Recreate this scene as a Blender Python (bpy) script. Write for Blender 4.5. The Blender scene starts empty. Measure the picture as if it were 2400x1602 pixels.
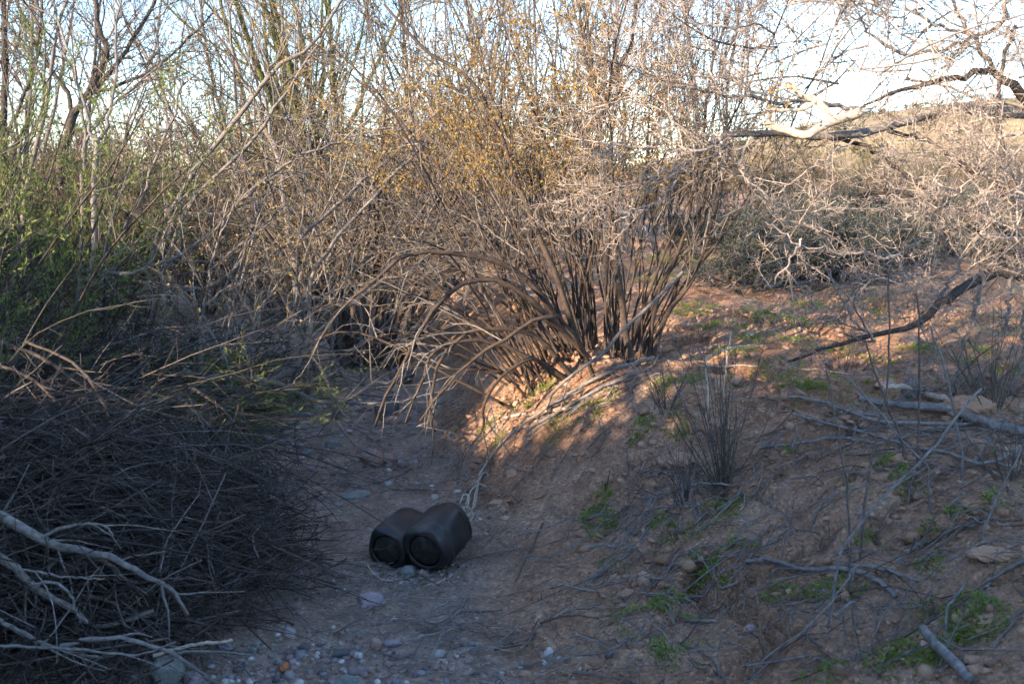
import bpy, math
import numpy as np

# ------------------------------------------------------------------ camera, sky, sun, exposure
SC = bpy.context.scene
COL = SC.collection
R = math.radians
FPX = 35.0 / 36.0 * 2400.0
CAM = np.array([0.0, 0.0, 1.35])
PITCH = R(9.75)
cam_d = bpy.data.cameras.new('camera')
cam_d.lens = 35.0
cam_d.sensor_width = 36.0
cam_d.clip_start = 0.05
cam_d.clip_end = 3000.0
cam_d.dof.use_dof = True
cam_d.dof.focus_distance = 4.7
cam_d.dof.aperture_fstop = 7.0
cam = bpy.data.objects.new('camera', cam_d)
COL.objects.link(cam)
cam.location = CAM
cam.rotation_euler = (R(90) - PITCH, 0, 0)
SC.camera = cam

SUN_AZ = np.array([-0.77, -0.64])
SUN_AZ = SUN_AZ / np.linalg.norm(SUN_AZ)
SUN_EL = R(16.0)
world = bpy.data.worlds.new('World')
SC.world = world
world.use_nodes = True
wn = world.node_tree
wn.nodes.clear()
w_out = wn.nodes.new('ShaderNodeOutputWorld')
w_bg = wn.nodes.new('ShaderNodeBackground')
w_sky = wn.nodes.new('ShaderNodeTexSky')
w_sky.sky_type = 'NISHITA'
w_sky.sun_disc = False
w_sky.sun_elevation = SUN_EL
w_sky.sun_rotation = math.atan2(SUN_AZ[0], SUN_AZ[1])
w_sky.altitude = 700.0
w_sky.air_density = 0.85
w_sky.dust_density = 0.15
w_sky.ozone_density = 1.6
w_bg.inputs['Strength'].default_value = 0.15
wn.links.new(w_sky.outputs[0], w_bg.inputs[0])
wn.links.new(w_bg.outputs[0], w_out.inputs[0])

sun_d = bpy.data.lights.new('sun', 'SUN')
sun_d.energy = 4.0
sun_d.angle = R(0.5)
sun_d.color = (1.0, 0.78, 0.55)
sun = bpy.data.objects.new('sun', sun_d)
COL.objects.link(sun)
SUN_DIR = np.array([SUN_AZ[0] * math.cos(SUN_EL), SUN_AZ[1] * math.cos(SUN_EL), math.sin(SUN_EL)])
from mathutils import Vector
sun.rotation_euler = Vector(SUN_DIR).to_track_quat('Z', 'Y').to_euler()
sun.location = (-8, -6, 6)

SC.view_settings.view_transform = 'Standard'
SC.view_settings.look = 'None'
SC.view_settings.exposure = 1.98
SC.view_settings.gamma = 1.0
SC.view_settings.use_curve_mapping = False
SC.cycles.max_bounces = 4
SC.cycles.use_adaptive_sampling = True
SC.cycles.adaptive_threshold = 0.03
SC.cycles.adaptive_min_samples = 12
SC.cycles.transparent_max_bounces = 4

# ------------------------------------------------------------------ helpers: numbers
def hash2(ix, iy, seed):
    n = (ix.astype(np.int64) * 374761393 + iy.astype(np.int64) * 668265263 + seed * 974711) & 0x7fffffff
    n = ((n ^ (n >> 13)) * 1274126177) & 0x7fffffff
    n = n ^ (n >> 16)
    return (n & 0xffffff) / float(0xffffff)

def vnoise(x, y, seed=0):
    x0 = np.floor(x); y0 = np.floor(y)
    fx = x - x0; fy = y - y0
    ux = fx * fx * fx * (fx * (fx * 6 - 15) + 10); uy = fy * fy * fy * (fy * (fy * 6 - 15) + 10)
    a = hash2(x0, y0, seed); b = hash2(x0 + 1, y0, seed)
    c = hash2(x0, y0 + 1, seed); d = hash2(x0 + 1, y0 + 1, seed)
    return (a * (1 - ux) + b * ux) * (1 - uy) + (c * (1 - ux) + d * ux) * uy - 0.5

def sstep(a, b, x):
    t = np.clip((x - a) / (b - a), 0, 1)
    return t * t * (3 - 2 * t)

def foot(y):
    return 0.35 - 0.16 * np.minimum(y, 12.0) - 0.35 * np.maximum(y - 12.0, 0.0)

def bank_w(y):
    return 0.72 + 1.25 * sstep(4.6, 2.4, y)

def H(x, y):
    """height of the ground: gravel wash bed, earth bank on its right, an unseen cut bank added beyond its left side for shade"""
    x = np.asarray(x, float); y = np.asarray(y, float)
    warp = 0.16 * vnoise(x * 0.9 + 3, y * 1.3, 5) + 0.08 * vnoise(x * 2.7, y * 2.9, 6)
    s = x - foot(y) + warp
    rise = sstep(0.0, 1.0, s / bank_w(y))
    rise = 0.6 * rise + 0.4 * np.clip(s / bank_w(y), 0, 1)
    z = 0.47 * rise + 0.012 * np.clip(s, 0, 6)
    sl = (-0.62 * y - 1.7) - x + 0.5 * vnoise(x * 0.5, y * 0.5, 8)
    z = z + 1.45 * sstep(0.0, 2.4, sl) * sstep(26.0, 14.0, y)  # unseen left bank, raised to keep the low sun off the wash
    far = sstep(13.0, 24.0, y)
    z = z * (1 - far) + far * 0.45
    b = np.clip(s / 0.5, 0, 1)
    z = z + 0.10 * vnoise(x * 0.7, y * 0.7, 1) * (0.3 + 0.7 * b)
    z = z + 0.05 * vnoise(x * 2.1, y * 2.1, 2) * (0.35 + 0.65 * b)
    z = z + 0.042 * vnoise(x * 5.5, y * 5.5, 3) * (0.3 + 0.7 * b)
    n4 = vnoise(x * 13, y * 13, 4)
    z = z + 0.020 * n4 * (0.35 + 0.65 * b)
    z = z + 0.014 * np.maximum(vnoise(x * 8 + 9, y * 8, 11), 0.08) * b
    z = z + 0.016 * (0.5 - np.abs(vnoise(x * 11 + 3, y * 11, 14)) * 2.2) * np.clip(b, 0, 1) * (0.4 + vnoise(x * 1.7, y * 1.7, 15) + 0.5) + 0.008 * vnoise(x * 24, y * 24, 16) * (0.4 + 0.6 * b)
    # little erosion gullies running down the bank face
    g = np.abs(vnoise(x * 2.0 + y * 1.2, y * 4.2 - x * 1.4, 12))
    z = z - 0.07 * np.exp(-(g / 0.045) ** 2) * np.clip(rise * (1.25 - rise) * 4, 0, 1)
    return z

CP, SP = math.cos(PITCH), math.sin(PITCH)
def ray(px, py):
    x = (px - 1200.0) / FPX; y = -(py - 801.0) / FPX
    return np.array([x, CP + y * SP, -SP + y * CP])

def at(px, py, d):
    """the point d metres in front of the camera (along its axis) seen at this pixel of the 2400 px photograph"""
    return CAM + d * ray(px, py)

def gd(px, py):
    """the point of the ground seen at this pixel"""
    r = ray(px, py)
    t = np.linspace(1.2, 40, 4000)
    P = CAM[None, :] + t[:, None] * r[None, :]
    below = P[:, 2] < H(P[:, 0], P[:, 1])
    if not below.any():
        return P[-1]
    p = P[int(np.argmax(below))].copy()
    p[2] = float(H(p[0], p[1]))
    return p

def gdd(px, py):
    p = gd(px, py)
    return float(p[1] * CP - (p[2] - CAM[2]) * SP)

def nrm(v):
    return v / np.maximum(np.linalg.norm(v, axis=-1, keepdims=True), 1e-9)

# ------------------------------------------------------------------ helpers: meshes
class Geo:
    def __init__(self):
        self.v = []; self.q = []; self.t = []; self.n = 0; self.smooth = True
    def add(self, v, quads=None, tris=None):
        v = np.asarray(v, np.float64).reshape(-1, 3)
        if quads is not None and len(quads): self.q.append(np.asarray(quads, np.int64) + self.n)
        if tris is not None and len(tris): self.t.append(np.asarray(tris, np.int64) + self.n)
        self.v.append(v); self.n += len(v)
    def tubes(self, paths, rad, K=3, tip=True):
        """paths (N,S,3), rad (N,S): one tapered tube along each path"""
        paths = np.asarray(paths, float); rad = np.asarray(rad, float)
        N, S, _ = paths.shape
        if N == 0: return
        tan = np.empty_like(paths)
        tan[:, 1:-1] = paths[:, 2:] - paths[:, :-2]
        tan[:, 0] = paths[:, 1] - paths[:, 0]; tan[:, -1] = paths[:, -1] - paths[:, -2]
        tan = nrm(tan)
        mean = np.abs(nrm(paths[:, -1] - paths[:, 0]))
        ref = np.zeros((N, 3)); ref[np.arange(N), np.argmin(mean, 1)] = 1.0
        u = nrm(np.cross(tan, ref[:, None, :])); w = np.cross(tan, u)
        a = np.arange(K) * (2 * math.pi / K)
        ring = u[:, :, None, :] * np.cos(a)[None, None, :, None] + w[:, :, None, :] * np.sin(a)[None, None, :, None]
        V = paths[:, :, None, :] + ring * rad[:, :, None, None]
        idx = np.arange(N * S * K).reshape(N, S, K)
        nx = np.roll(idx, -1, axis=2)
        q = np.stack([idx[:, :-1], nx[:, :-1], nx[:, 1:], idx[:, 1:]], -1).reshape(-1, 4)
        self.add(V, quads=q)
        if tip and K > 3:
            e = idx[:, -1, :]
            t = np.concatenate([np.stack([e[:, 0], e[:, k], e[:, k + 1]], -1) for k in range(1, K - 1)], 0)
            self.t.append(t + self.n - N * S * K)
    def spikes(self, p, d, ln, r):
        """three-sided thorns at p along d"""
        N = len(p)
        if N == 0: return
        ref = np.zeros((N, 3)); ref[np.arange(N), np.argmin(np.abs(d), 1)] = 1.0
        u = nrm(np.cross(d, ref)); w = np.cross(d, u)
        V = np.empty((N, 4, 3))
        for k in range(3):
            a = k * 2.0944
            V[:, k] = p + (u * math.cos(a) + w * math.sin(a)) * np.asarray(r).reshape(-1, 1)
        V[:, 3] = p + d * np.asarray(ln).reshape(-1, 1)
        i = np.arange(N)[:, None] * 4
        t = np.concatenate([i + np.array([[0, 1, 3]]), i + np.array([[1, 2, 3]]), i + np.array([[2, 0, 3]])], 0)
        self.add(V, tris=t)
    def leaves(self, p, d, ln, wd, rng):
        """folded rhombic leaves from p along d"""
        N = len(p)
        if N == 0: return
        d = nrm(d)
        side = nrm(np.cross(d, nrm(rng.normal(size=(N, 3)))))
        up = np.cross(side, d)
        ln = np.asarray(ln).reshape(-1, 1); wd = np.asarray(wd).reshape(-1, 1)
        V = np.empty((N, 4, 3))
        V[:, 0] = p
        V[:, 1] = p + d * ln * 0.5 + side * wd * 0.5 + up * wd * 0.25
        V[:, 2] = p + d * ln
        V[:, 3] = p + d * ln * 0.5 - side * wd * 0.5 + up * wd * 0.25
        i = np.arange(N)[:, None] * 4
        self.add(V, tris=np.concatenate([i + np.array([[0, 1, 2]]), i + np.array([[0, 2, 3]])], 0))
    def mesh(self, name, origin=(0, 0, 0), smooth=True):
        me = bpy.data.meshes.new(name)
        if not self.v: return me
        v = np.concatenate(self.v, 0) - np.asarray(origin, float)[None, :]
        q = np.concatenate(self.q, 0) if self.q else np.zeros((0, 4), np.int64)
        t = np.concatenate(self.t, 0) if self.t else np.zeros((0, 3), np.int64)
        me.vertices.add(len(v)); me.vertices.foreach_set('co', v.astype(np.float32).ravel())
        me.loops.add(q.size + t.size)
        me.loops.foreach_set('vertex_index', np.concatenate([q.ravel(), t.ravel()]).astype(np.int32))
        me.polygons.add(len(q) + len(t))
        st = np.concatenate([np.arange(len(q)) * 4, len(q) * 4 + np.arange(len(t)) * 3])
        me.polygons.foreach_set('loop_start', st.astype(np.int32))
        me.polygons.foreach_set('use_smooth', np.full(len(q) + len(t), smooth))
        me.update(calc_edges=True)
        return me

def link(name, me, mat, parent=None, loc=None):
    o = bpy.data.objects.new(name, me)
    COL.objects.link(o)
    if mat is not None and len(me.materials) == 0: me.materials.append(mat)
    if parent is not None: o.parent = parent
    if loc is not None: o.location = loc
    return o

def tag(o, label=None, cat=None, group=None, kind=None):
    if label: o['label'] = label
    if cat: o['category'] = cat
    if group: o['group'] = group
    if kind: o['kind'] = kind
    return o

def thing(name, label, cat, loc, group=None):
    o = bpy.data.objects.new(name, None)
    COL.objects.link(o)
    o.location = tuple(float(c) for c in loc)
    o.empty_display_size = 0.1
    return tag(o, label, cat, group)

def part(name, geo, mat, parent, kind=None, smooth=True):
    o = link(name, geo.mesh(name, parent.location if parent else (0, 0, 0), smooth), mat, parent)
    if kind: o['kind'] = kind
    return o

def single(name, geo, mat, base, label, cat, group=None, kind=None, smooth=True):
    """a thing that is one mesh, its origin at its base"""
    o = link(name, geo.mesh(name, base, smooth), mat, None, tuple(float(c) for c in base))
    return tag(o, label, cat, group, kind)

def copy_tree(o, parent=None):
    c = o.copy(); COL.objects.link(c); c.parent = parent
    for ch in o.children: copy_tree(ch, c)
    return c

# ------------------------------------------------------------------ helpers: growth
def grow(rng, start, dirs, lens, nseg, wig, trop=(0, 0, 0), trop_pow=1.0):
    """wandering paths: (N,3),(N,3),(N,) -> (N,nseg+1,3)"""
    N = len(start)
    P = np.empty((N, nseg + 1, 3)); P[:, 0] = start
    d = nrm(np.asarray(dirs, float).copy())
    trop = np.asarray(trop, float)
    if trop.ndim == 1: trop = np.repeat(trop[None, :], N, 0)
    st = (np.asarray(lens, float) / nseg).reshape(-1, 1)
    for i in range(nseg):
        k = ((i + 0.5) / nseg) ** trop_pow
        d = nrm(d + wig * rng.normal(size=(N, 3)) + trop * (k / nseg * 2))
        P[:, i + 1] = P[:, i] + d * st
    return P

def taper(r0, r1, S, pw=1.0):
    t = np.linspace(0, 1, S) ** pw
    return np.asarray(r0).reshape(-1, 1) * (1 - t) + np.asarray(r1).reshape(-1, 1) * t

def sample(rng, paths, rad, n, t0=0.2, t1=1.0, stratify=True):
    """n points on each path -> pos, tangent, radius, t"""
    N, S, _ = paths.shape
    if stratify:
        t = (np.arange(n)[None, :] + rng.random((N, n))) / n * (t1 - t0) + t0
    else:
        t = rng.random((N, n)) * (t1 - t0) + t0
    t = t.ravel(); pi = np.repeat(np.arange(N), n)
    f = np.clip(t * (S - 1), 0, S - 1.001); i = f.astype(int); f = (f - i)[:, None]
    a = paths[pi, i]; b = paths[pi, i + 1]
    r = rad[pi, i] * (1 - f[:, 0]) + rad[pi, i + 1] * f[:, 0]
    return a * (1 - f) + b * f, nrm(b - a), r, t

def fork(rng, tan, ang, spread):
    """directions leaving a branch at an angle (radians)"""
    N = len(tan)
    rnd = nrm(np.cross(tan, nrm(rng.normal(size=(N, 3)))))
    a = np.abs(ang + spread * rng.normal(size=N)).reshape(-1, 1)
    return nrm(tan * np.cos(a) + rnd * np.sin(a))

def spline(pts, n):
    """smooth path through 3-D points"""
    p = np.asarray(pts, float)
    p = np.concatenate([[2 * p[0] - p[1]], p, [2 * p[-1] - p[-2]]], 0)
    m = len(p) - 3
    u = np.linspace(0, m, n); i = np.minimum(u.astype(int), m - 1); f = (u - i)[:, None]
    a, b, c, d = p[i], p[i + 1], p[i + 2], p[i + 3]
    return 0.5 * (2 * b + (c - a) * f + (2 * a - 5 * b + 4 * c - d) * f ** 2 + (3 * b - a - 3 * c + d) * f ** 3)

def rough_rad(rng, r, amt=0.12):
    return r * (1 + amt * rng.normal(size=r.shape))

# ------------------------------------------------------------------ materials
def node(nt, kind, **kw):
    n = nt.nodes.new(kind)
    for k, v in kw.items():
        if k in n.inputs: n.inputs[k].default_value = v
        else: setattr(n, k, v)
    return n

def ramp(nt, stops):
    n = nt.nodes.new('ShaderNodeValToRGB')
    e = n.color_ramp.elements
    while len(e) < len(stops): e.new(0.5)
    for el, (p, c) in zip(e, stops):
        el.position = p; el.color = (c[0], c[1], c[2], 1)
    return n

def bark(name, stops, scale=30.0, rough=0.85, bump=0.4, island=0.7):
    m = bpy.data.materials.new(name); m.use_nodes = True
    nt = m.node_tree; b = nt.nodes['Principled BSDF']
    g = node(nt, 'ShaderNodeNewGeometry'); tc = node(nt, 'ShaderNodeTexCoord')
    nz = node(nt, 'ShaderNodeTexNoise', Scale=scale, Detail=4.0, Roughness=0.65)
    nt.links.new(tc.outputs['Object'], nz.inputs['Vector'])
    mx = node(nt, 'ShaderNodeMix'); mx.data_type = 'FLOAT'
    mx.inputs[0].default_value = island
    nt.links.new(nz.outputs['Fac'], mx.inputs[2]); nt.links.new(g.outputs['Random Per Island'], mx.inputs[3])
    r = ramp(nt, stops); nt.links.new(mx.outputs[0], r.inputs[0])
    nz2 = node(nt, 'ShaderNodeTexNoise', Scale=scale * 3, Detail=3.0)
    nt.links.new(tc.outputs['Object'], nz2.inputs['Vector'])
    mul = node(nt, 'ShaderNodeMixRGB', blend_type='MULTIPLY'); mul.inputs[0].default_value = 0.7
    r2 = ramp(nt, [(0.3, (0.45, 0.43, 0.42)), (0.62, (1.25, 1.22, 1.2))]); nt.links.new(nz2.outputs['Fac'], r2.inputs[0])
    nt.links.new(r.outputs[0], mul.inputs[1]); nt.links.new(r2.outputs[0], mul.inputs[2])
    nt.links.new(mul.outputs[0], b.inputs['Base Color'])
    b.inputs['Roughness'].default_value = rough
    b.inputs['Specular IOR Level'].default_value = 0.25
    if bump:
        bp = node(nt, 'ShaderNodeBump', Strength=bump, Distance=0.004)
        nt.links.new(nz2.outputs['Fac'], bp.inputs['Height']); nt.links.new(bp.outputs[0], b.inputs['Normal'])
    return m

def leafmat(name, stops, transl=0.35):
    m = bpy.data.materials.new(name); m.use_nodes = True
    nt = m.node_tree; nt.nodes.clear()
    out = node(nt, 'ShaderNodeOutputMaterial')
    g = node(nt, 'ShaderNodeNewGeometry')
    r = ramp(nt, stops); nt.links.new(g.outputs['Random Per Island'], r.inputs[0])
    d = node(nt, 'ShaderNodeBsdfPrincipled', Roughness=0.6); d.inputs['Specular IOR Level'].default_value = 0.3
    t = node(nt, 'ShaderNodeBsdfTranslucent')
    mx = node(nt, 'ShaderNodeMixShader'); mx.inputs[0].default_value = transl
    nt.links.new(r.outputs[0], d.inputs['Base Color']); nt.links.new(r.outputs[0], t.inputs['Color'])
    nt.links.new(d.outputs[0], mx.inputs[1]); nt.links.new(t.outputs[0], mx.inputs[2])
    nt.links.new(mx.outputs[0], out.inputs[0])
    return m

def stonemat(name, stops, scale=9.0, island=0.0, rough=0.8):
    m = bpy.data.materials.new(name); m.use_nodes = True
    nt = m.node_tree; b = nt.nodes['Principled BSDF']
    tc = node(nt, 'ShaderNodeTexCoord'); g = node(nt, 'ShaderNodeNewGeometry')
    nz = node(nt, 'ShaderNodeTexNoise', Scale=scale, Detail=6.0, Roughness=0.7)
    nt.links.new(tc.outputs['Object'], nz.inputs['Vector'])
    mx = node(nt, 'ShaderNodeMix'); mx.data_type = 'FLOAT'; mx.inputs[0].default_value = island
    nt.links.new(nz.outputs['Fac'], mx.inputs[2]); nt.links.new(g.outputs['Random Per Island'], mx.inputs[3])
    r = ramp(nt, stops); nt.links.new(mx.outputs[0], r.inputs[0])
    nz2 = node(nt, 'ShaderNodeTexNoise', Scale=scale * 12, Detail=3.0)
    nt.links.new(tc.outputs['Object'], nz2.inputs['Vector'])
    r2 = ramp(nt, [(0.35, (0.6, 0.6, 0.6)), (0.6, (1.1, 1.1, 1.1))]); nt.links.new(nz2.outputs['Fac'], r2.inputs[0])
    mul = node(nt, 'ShaderNodeMixRGB', blend_type='MULTIPLY'); mul.inputs[0].default_value = 0.7
    nt.links.new(r.outputs[0], mul.inputs[1]); nt.links.new(r2.outputs[0], mul.inputs[2])
    nt.links.new(mul.outputs[0], b.inputs['Base Color'])
    b.inputs['Roughness'].default_value = rough; b.inputs['Specular IOR Level'].default_value = 0.25
    bp = node(nt, 'ShaderNodeBump', Strength=0.35, Distance=0.004)
    nt.links.new(nz2.outputs['Fac'], bp.inputs['Height']); nt.links.new(bp.outputs[0], b.inputs['Normal'])
    return m

M = {}
M['bark_brown'] = bark('brown_bark', [(0.15, (0.045, 0.035, 0.030)), (0.5, (0.11, 0.087, 0.074)), (0.85, (0.22, 0.18, 0.155))], 35)
M['bark_stem'] = bark('dark_brown_stem_bark', [(0.15, (0.024, 0.018, 0.015)), (0.5, (0.058, 0.043, 0.035)), (0.85, (0.14, 0.11, 0.09))], 35)
M['bark_grey'] = bark('grey_bark', [(0.15, (0.07, 0.063, 0.058)), (0.5, (0.17, 0.153, 0.140)), (0.85, (0.31, 0.285, 0.262))], 35)
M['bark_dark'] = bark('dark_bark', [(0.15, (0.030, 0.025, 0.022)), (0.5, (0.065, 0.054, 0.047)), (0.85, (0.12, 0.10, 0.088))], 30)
M['twig_pale'] = bark('pale_thorny_twig', [(0.1, (0.15, 0.12, 0.105)), (0.5, (0.32, 0.27, 0.235)), (0.9, (0.50, 0.44, 0.39))], 30, bump=0.0)
M['twig_brown'] = bark('brown_twig', [(0.1, (0.050, 0.041, 0.036)), (0.5, (0.13, 0.108, 0.094)), (0.9, (0.28, 0.24, 0.21))], 30, bump=0.0)
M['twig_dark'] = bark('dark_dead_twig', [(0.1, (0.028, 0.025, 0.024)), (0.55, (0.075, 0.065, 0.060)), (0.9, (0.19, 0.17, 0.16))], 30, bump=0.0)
M['twig_green'] = bark('green_twig', [(0.1, (0.07, 0.085, 0.03)), (0.5, (0.14, 0.155, 0.055)), (0.9, (0.24, 0.23, 0.10))], 30, bump=0.0)
M['wood_weathered'] = bark('weathered_grey_wood', [(0.2, (0.10, 0.09, 0.085)), (0.5, (0.20, 0.185, 0.175)), (0.8, (0.33, 0.31, 0.29))], 25, island=0.25)
M['wood_bleached'] = bark('bleached_wood', [(0.2, (0.30, 0.23, 0.17)), (0.5, (0.52, 0.43, 0.34)), (0.8, (0.66, 0.57, 0.47))], 22, island=0.1)
M['leaf_bronze'] = leafmat('bronze_leaf', [(0.0, (0.20, 0.11, 0.030)), (0.5, (0.37, 0.22, 0.060)), (1.0, (0.36, 0.28, 0.085))], 0.3)
M['leaf_tan'] = leafmat('dry_tan_leaf', [(0.0, (0.22, 0.135, 0.06)), (0.5, (0.36, 0.25, 0.12)), (1.0, (0.30, 0.25, 0.10))], 0.3)
M['leaf_green'] = leafmat('fresh_green_leaf', [(0.0, (0.10, 0.14, 0.030)), (0.5, (0.19, 0.24, 0.06)), (1.0, (0.28, 0.33, 0.10))], 0.4)
M['leaf_greygreen'] = leafmat('shaded_grey_green_leaf', [(0.0, (0.045, 0.055, 0.045)), (0.5, (0.08, 0.095, 0.078)), (1.0, (0.13, 0.145, 0.12))], 0.2)  # leaves darkened so the shrubs look as if standing in shade
M['herb'] = leafmat('herb_leaf', [(0.0, (0.11, 0.17, 0.025)), (0.5, (0.20, 0.29, 0.05)), (1.0, (0.32, 0.40, 0.09))], 0.4)
M['straw'] = leafmat('dry_straw', [(0.0, (0.20, 0.15, 0.09)), (0.5, (0.36, 0.29, 0.19)), (1.0, (0.48, 0.42, 0.30))], 0.2)
M['leaf_dull'] = leafmat('dull_olive_leaf', [(0.0, (0.05, 0.05, 0.022)), (0.5, (0.10, 0.095, 0.04)), (1.0, (0.16, 0.14, 0.06))], 0.2)
M['gravel'] = stonemat('mixed_gravel', [(0.0, (0.10, 0.095, 0.10)), (0.25, (0.24, 0.19, 0.18)), (0.5, (0.30, 0.21, 0.17)), (0.7, (0.22, 0.22, 0.23)), (0.86, (0.42, 0.36, 0.33)), (1.0, (0.66, 0.62, 0.58))], 20, 0.95)
M['clod'] = stonemat('earth_clod', [(0.2, (0.28, 0.16, 0.10)), (0.55, (0.42, 0.255, 0.165)), (0.9, (0.52, 0.345, 0.24))], 20, 0.5, 0.95)
M['stone_purple'] = stonemat('mauve_stone', [(0.3, (0.260, 0.202, 0.215)), (0.55, (0.390, 0.312, 0.325)), (0.8, (0.481, 0.416, 0.416))])
M['stone_grey'] = stonemat('grey_green_stone', [(0.3, (0.156, 0.163, 0.150)), (0.55, (0.240, 0.247, 0.221)), (0.8, (0.325, 0.325, 0.299))])
M['stone_dark'] = stonemat('dark_slate_stone', [(0.3, (0.078, 0.081, 0.086)), (0.55, (0.130, 0.130, 0.137)), (0.8, (0.195, 0.195, 0.195))])
M['stone_pink'] = stonemat('pink_brown_stone', [(0.3, (0.260, 0.163, 0.130)), (0.55, (0.377, 0.254, 0.215)), (0.8, (0.481, 0.351, 0.299))])
M['stone_white'] = stonemat('white_quartz', [(0.3, (0.46, 0.43, 0.41)), (0.55, (0.62, 0.60, 0.57)), (0.8, (0.74, 0.72, 0.70))])
M['stone_orange'] = stonemat('rust_orange_stone', [(0.3, (0.30, 0.11, 0.05)), (0.55, (0.42, 0.17, 0.075)), (0.8, (0.50, 0.24, 0.12))], 14)

def ground_material():
    m = bpy.data.materials.new('desert_soil'); m.use_nodes = True
    nt = m.node_tree; b = nt.nodes['Principled BSDF']; L = nt.links.new
    g = node(nt, 'ShaderNodeNewGeometry'); pos = g.outputs['Position']
    at_ = node(nt, 'ShaderNodeAttribute', attribute_name='bed')
    n1 = node(nt, 'ShaderNodeTexNoise', Scale=2.2, Detail=8.0, Roughness=0.68); L(pos, n1.inputs['Vector'])
    soil = ramp(nt, [(0.32, (0.31, 0.172, 0.104)), (0.48, (0.44, 0.262, 0.168)), (0.60, (0.52, 0.335, 0.228)), (0.74, (0.58, 0.415, 0.305))]); L(n1.outputs['Fac'], soil.inputs[0])
    n2 = node(nt, 'ShaderNodeTexNoise', Scale=5.0, Detail=7.0, Roughness=0.7); L(pos, n2.inputs['Vector'])
    bed = ramp(nt, [(0.32, (0.26, 0.20, 0.165)), (0.5, (0.39, 0.295, 0.235)), (0.68, (0.48, 0.385, 0.32))]); L(n2.outputs['Fac'], bed.inputs[0])
    mx = node(nt, 'ShaderNodeMixRGB'); L(at_.outputs['Fac'], mx.inputs[0]); L(soil.outputs[0], mx.inputs[1]); L(bed.outputs[0], mx.inputs[2])
    # grit: small grains of mixed colour, denser in the wash bed
    vo = node(nt, 'ShaderNodeTexVoronoi', Scale=110.0); L(pos, vo.inputs['Vector'])
    gc = node(nt, 'ShaderNodeSeparateColor'); L(vo.outputs['Color'], gc.inputs[0])
    grit = ramp(nt, [(0.0, (0.55, 0.53, 0.52)), (0.4, (1.0, 0.98, 0.97)), (0.8, (1.2, 1.18, 1.15)), (1.0, (1.9, 1.87, 1.85))]); L(gc.outputs[0], grit.inputs[0])
    mu = node(nt, 'ShaderNodeMixRGB', blend_type='MULTIPLY'); mu.inputs[0].default_value = 0.55
    L(mx.outputs[0], mu.inputs[1]); L(grit.outputs[0], mu.inputs[2])
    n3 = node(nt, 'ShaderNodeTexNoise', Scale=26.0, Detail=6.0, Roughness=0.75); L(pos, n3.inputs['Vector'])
    fine = ramp(nt, [(0.33, (0.55, 0.53, 0.52)), (0.48, (1.05, 1.05, 1.05)), (0.68, (1.35, 1.34, 1.33))]); L(n3.outputs['Fac'], fine.inputs[0])  # soil mottling whose dark lows also stand in for crevice shade
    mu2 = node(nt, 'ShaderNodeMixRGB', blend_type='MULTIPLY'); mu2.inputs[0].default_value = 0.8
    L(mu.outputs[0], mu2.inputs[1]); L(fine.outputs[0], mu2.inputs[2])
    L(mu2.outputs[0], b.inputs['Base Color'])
    b.inputs['Roughness'].default_value = 0.95; b.inputs['Specular IOR Level'].default_value = 0.15
    bp = node(nt, 'ShaderNodeBump', Strength=1.0, Distance=0.045); L(n3.outputs['Fac'], bp.inputs['Height'])
    bp2 = node(nt, 'ShaderNodeBump', Strength=0.6, Distance=0.006); L(vo.outputs['Distance'], bp2.inputs['Height']); bp2.invert = True
    L(bp.outputs[0], bp2.inputs['Normal']); L(bp2.outputs[0], b.inputs['Normal'])
    return m

# ------------------------------------------------------------------ the ground
def axis(lo, hi, step, out_lo, out_hi, gr=1.16):
    a = list(np.arange(lo, hi, step)); s = step; x = a[-1]
    while x < out_hi: s *= gr; x += s; a.append(x)
    s = step; x = a[0]; b = []
    while x > out_lo: s *= gr; x -= s; b.append(x)
    return np.array(b[::-1] + a)

def build_ground():
    xs = axis(-3.0, 3.4, 0.024, -600, 600); ys = axis(1.9, 7.2, 0.026, -300, 900)
    X, Y = np.meshgrid(xs, ys)
    Z = H(X, Y)
    nx, ny = len(xs), len(ys)
    V = np.stack([X, Y, Z], -1).reshape(-1, 3)
    i = np.arange(nx * ny).reshape(ny, nx)
    q = np.stack([i[:-1, :-1], i[:-1, 1:], i[1:, 1:], i[1:, :-1]], -1).reshape(-1, 4)
    g = Geo(); g.add(V, quads=q)
    me = g.mesh('ground')
    s = X - foot(Y) + 0.16 * vnoise(X * 0.9 + 3, Y * 1.3, 5) + 0.25 * vnoise(X * 3, Y * 3, 21)
    bed = (sstep(0.28, -0.05, s) * sstep(14.0, 10.0, Y)).ravel().astype(np.float32)
    a = me.attributes.new('bed', 'FLOAT', 'POINT'); a.data.foreach_set('value', bed)
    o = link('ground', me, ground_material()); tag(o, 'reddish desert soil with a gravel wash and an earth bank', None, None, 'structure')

build_ground()

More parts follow.
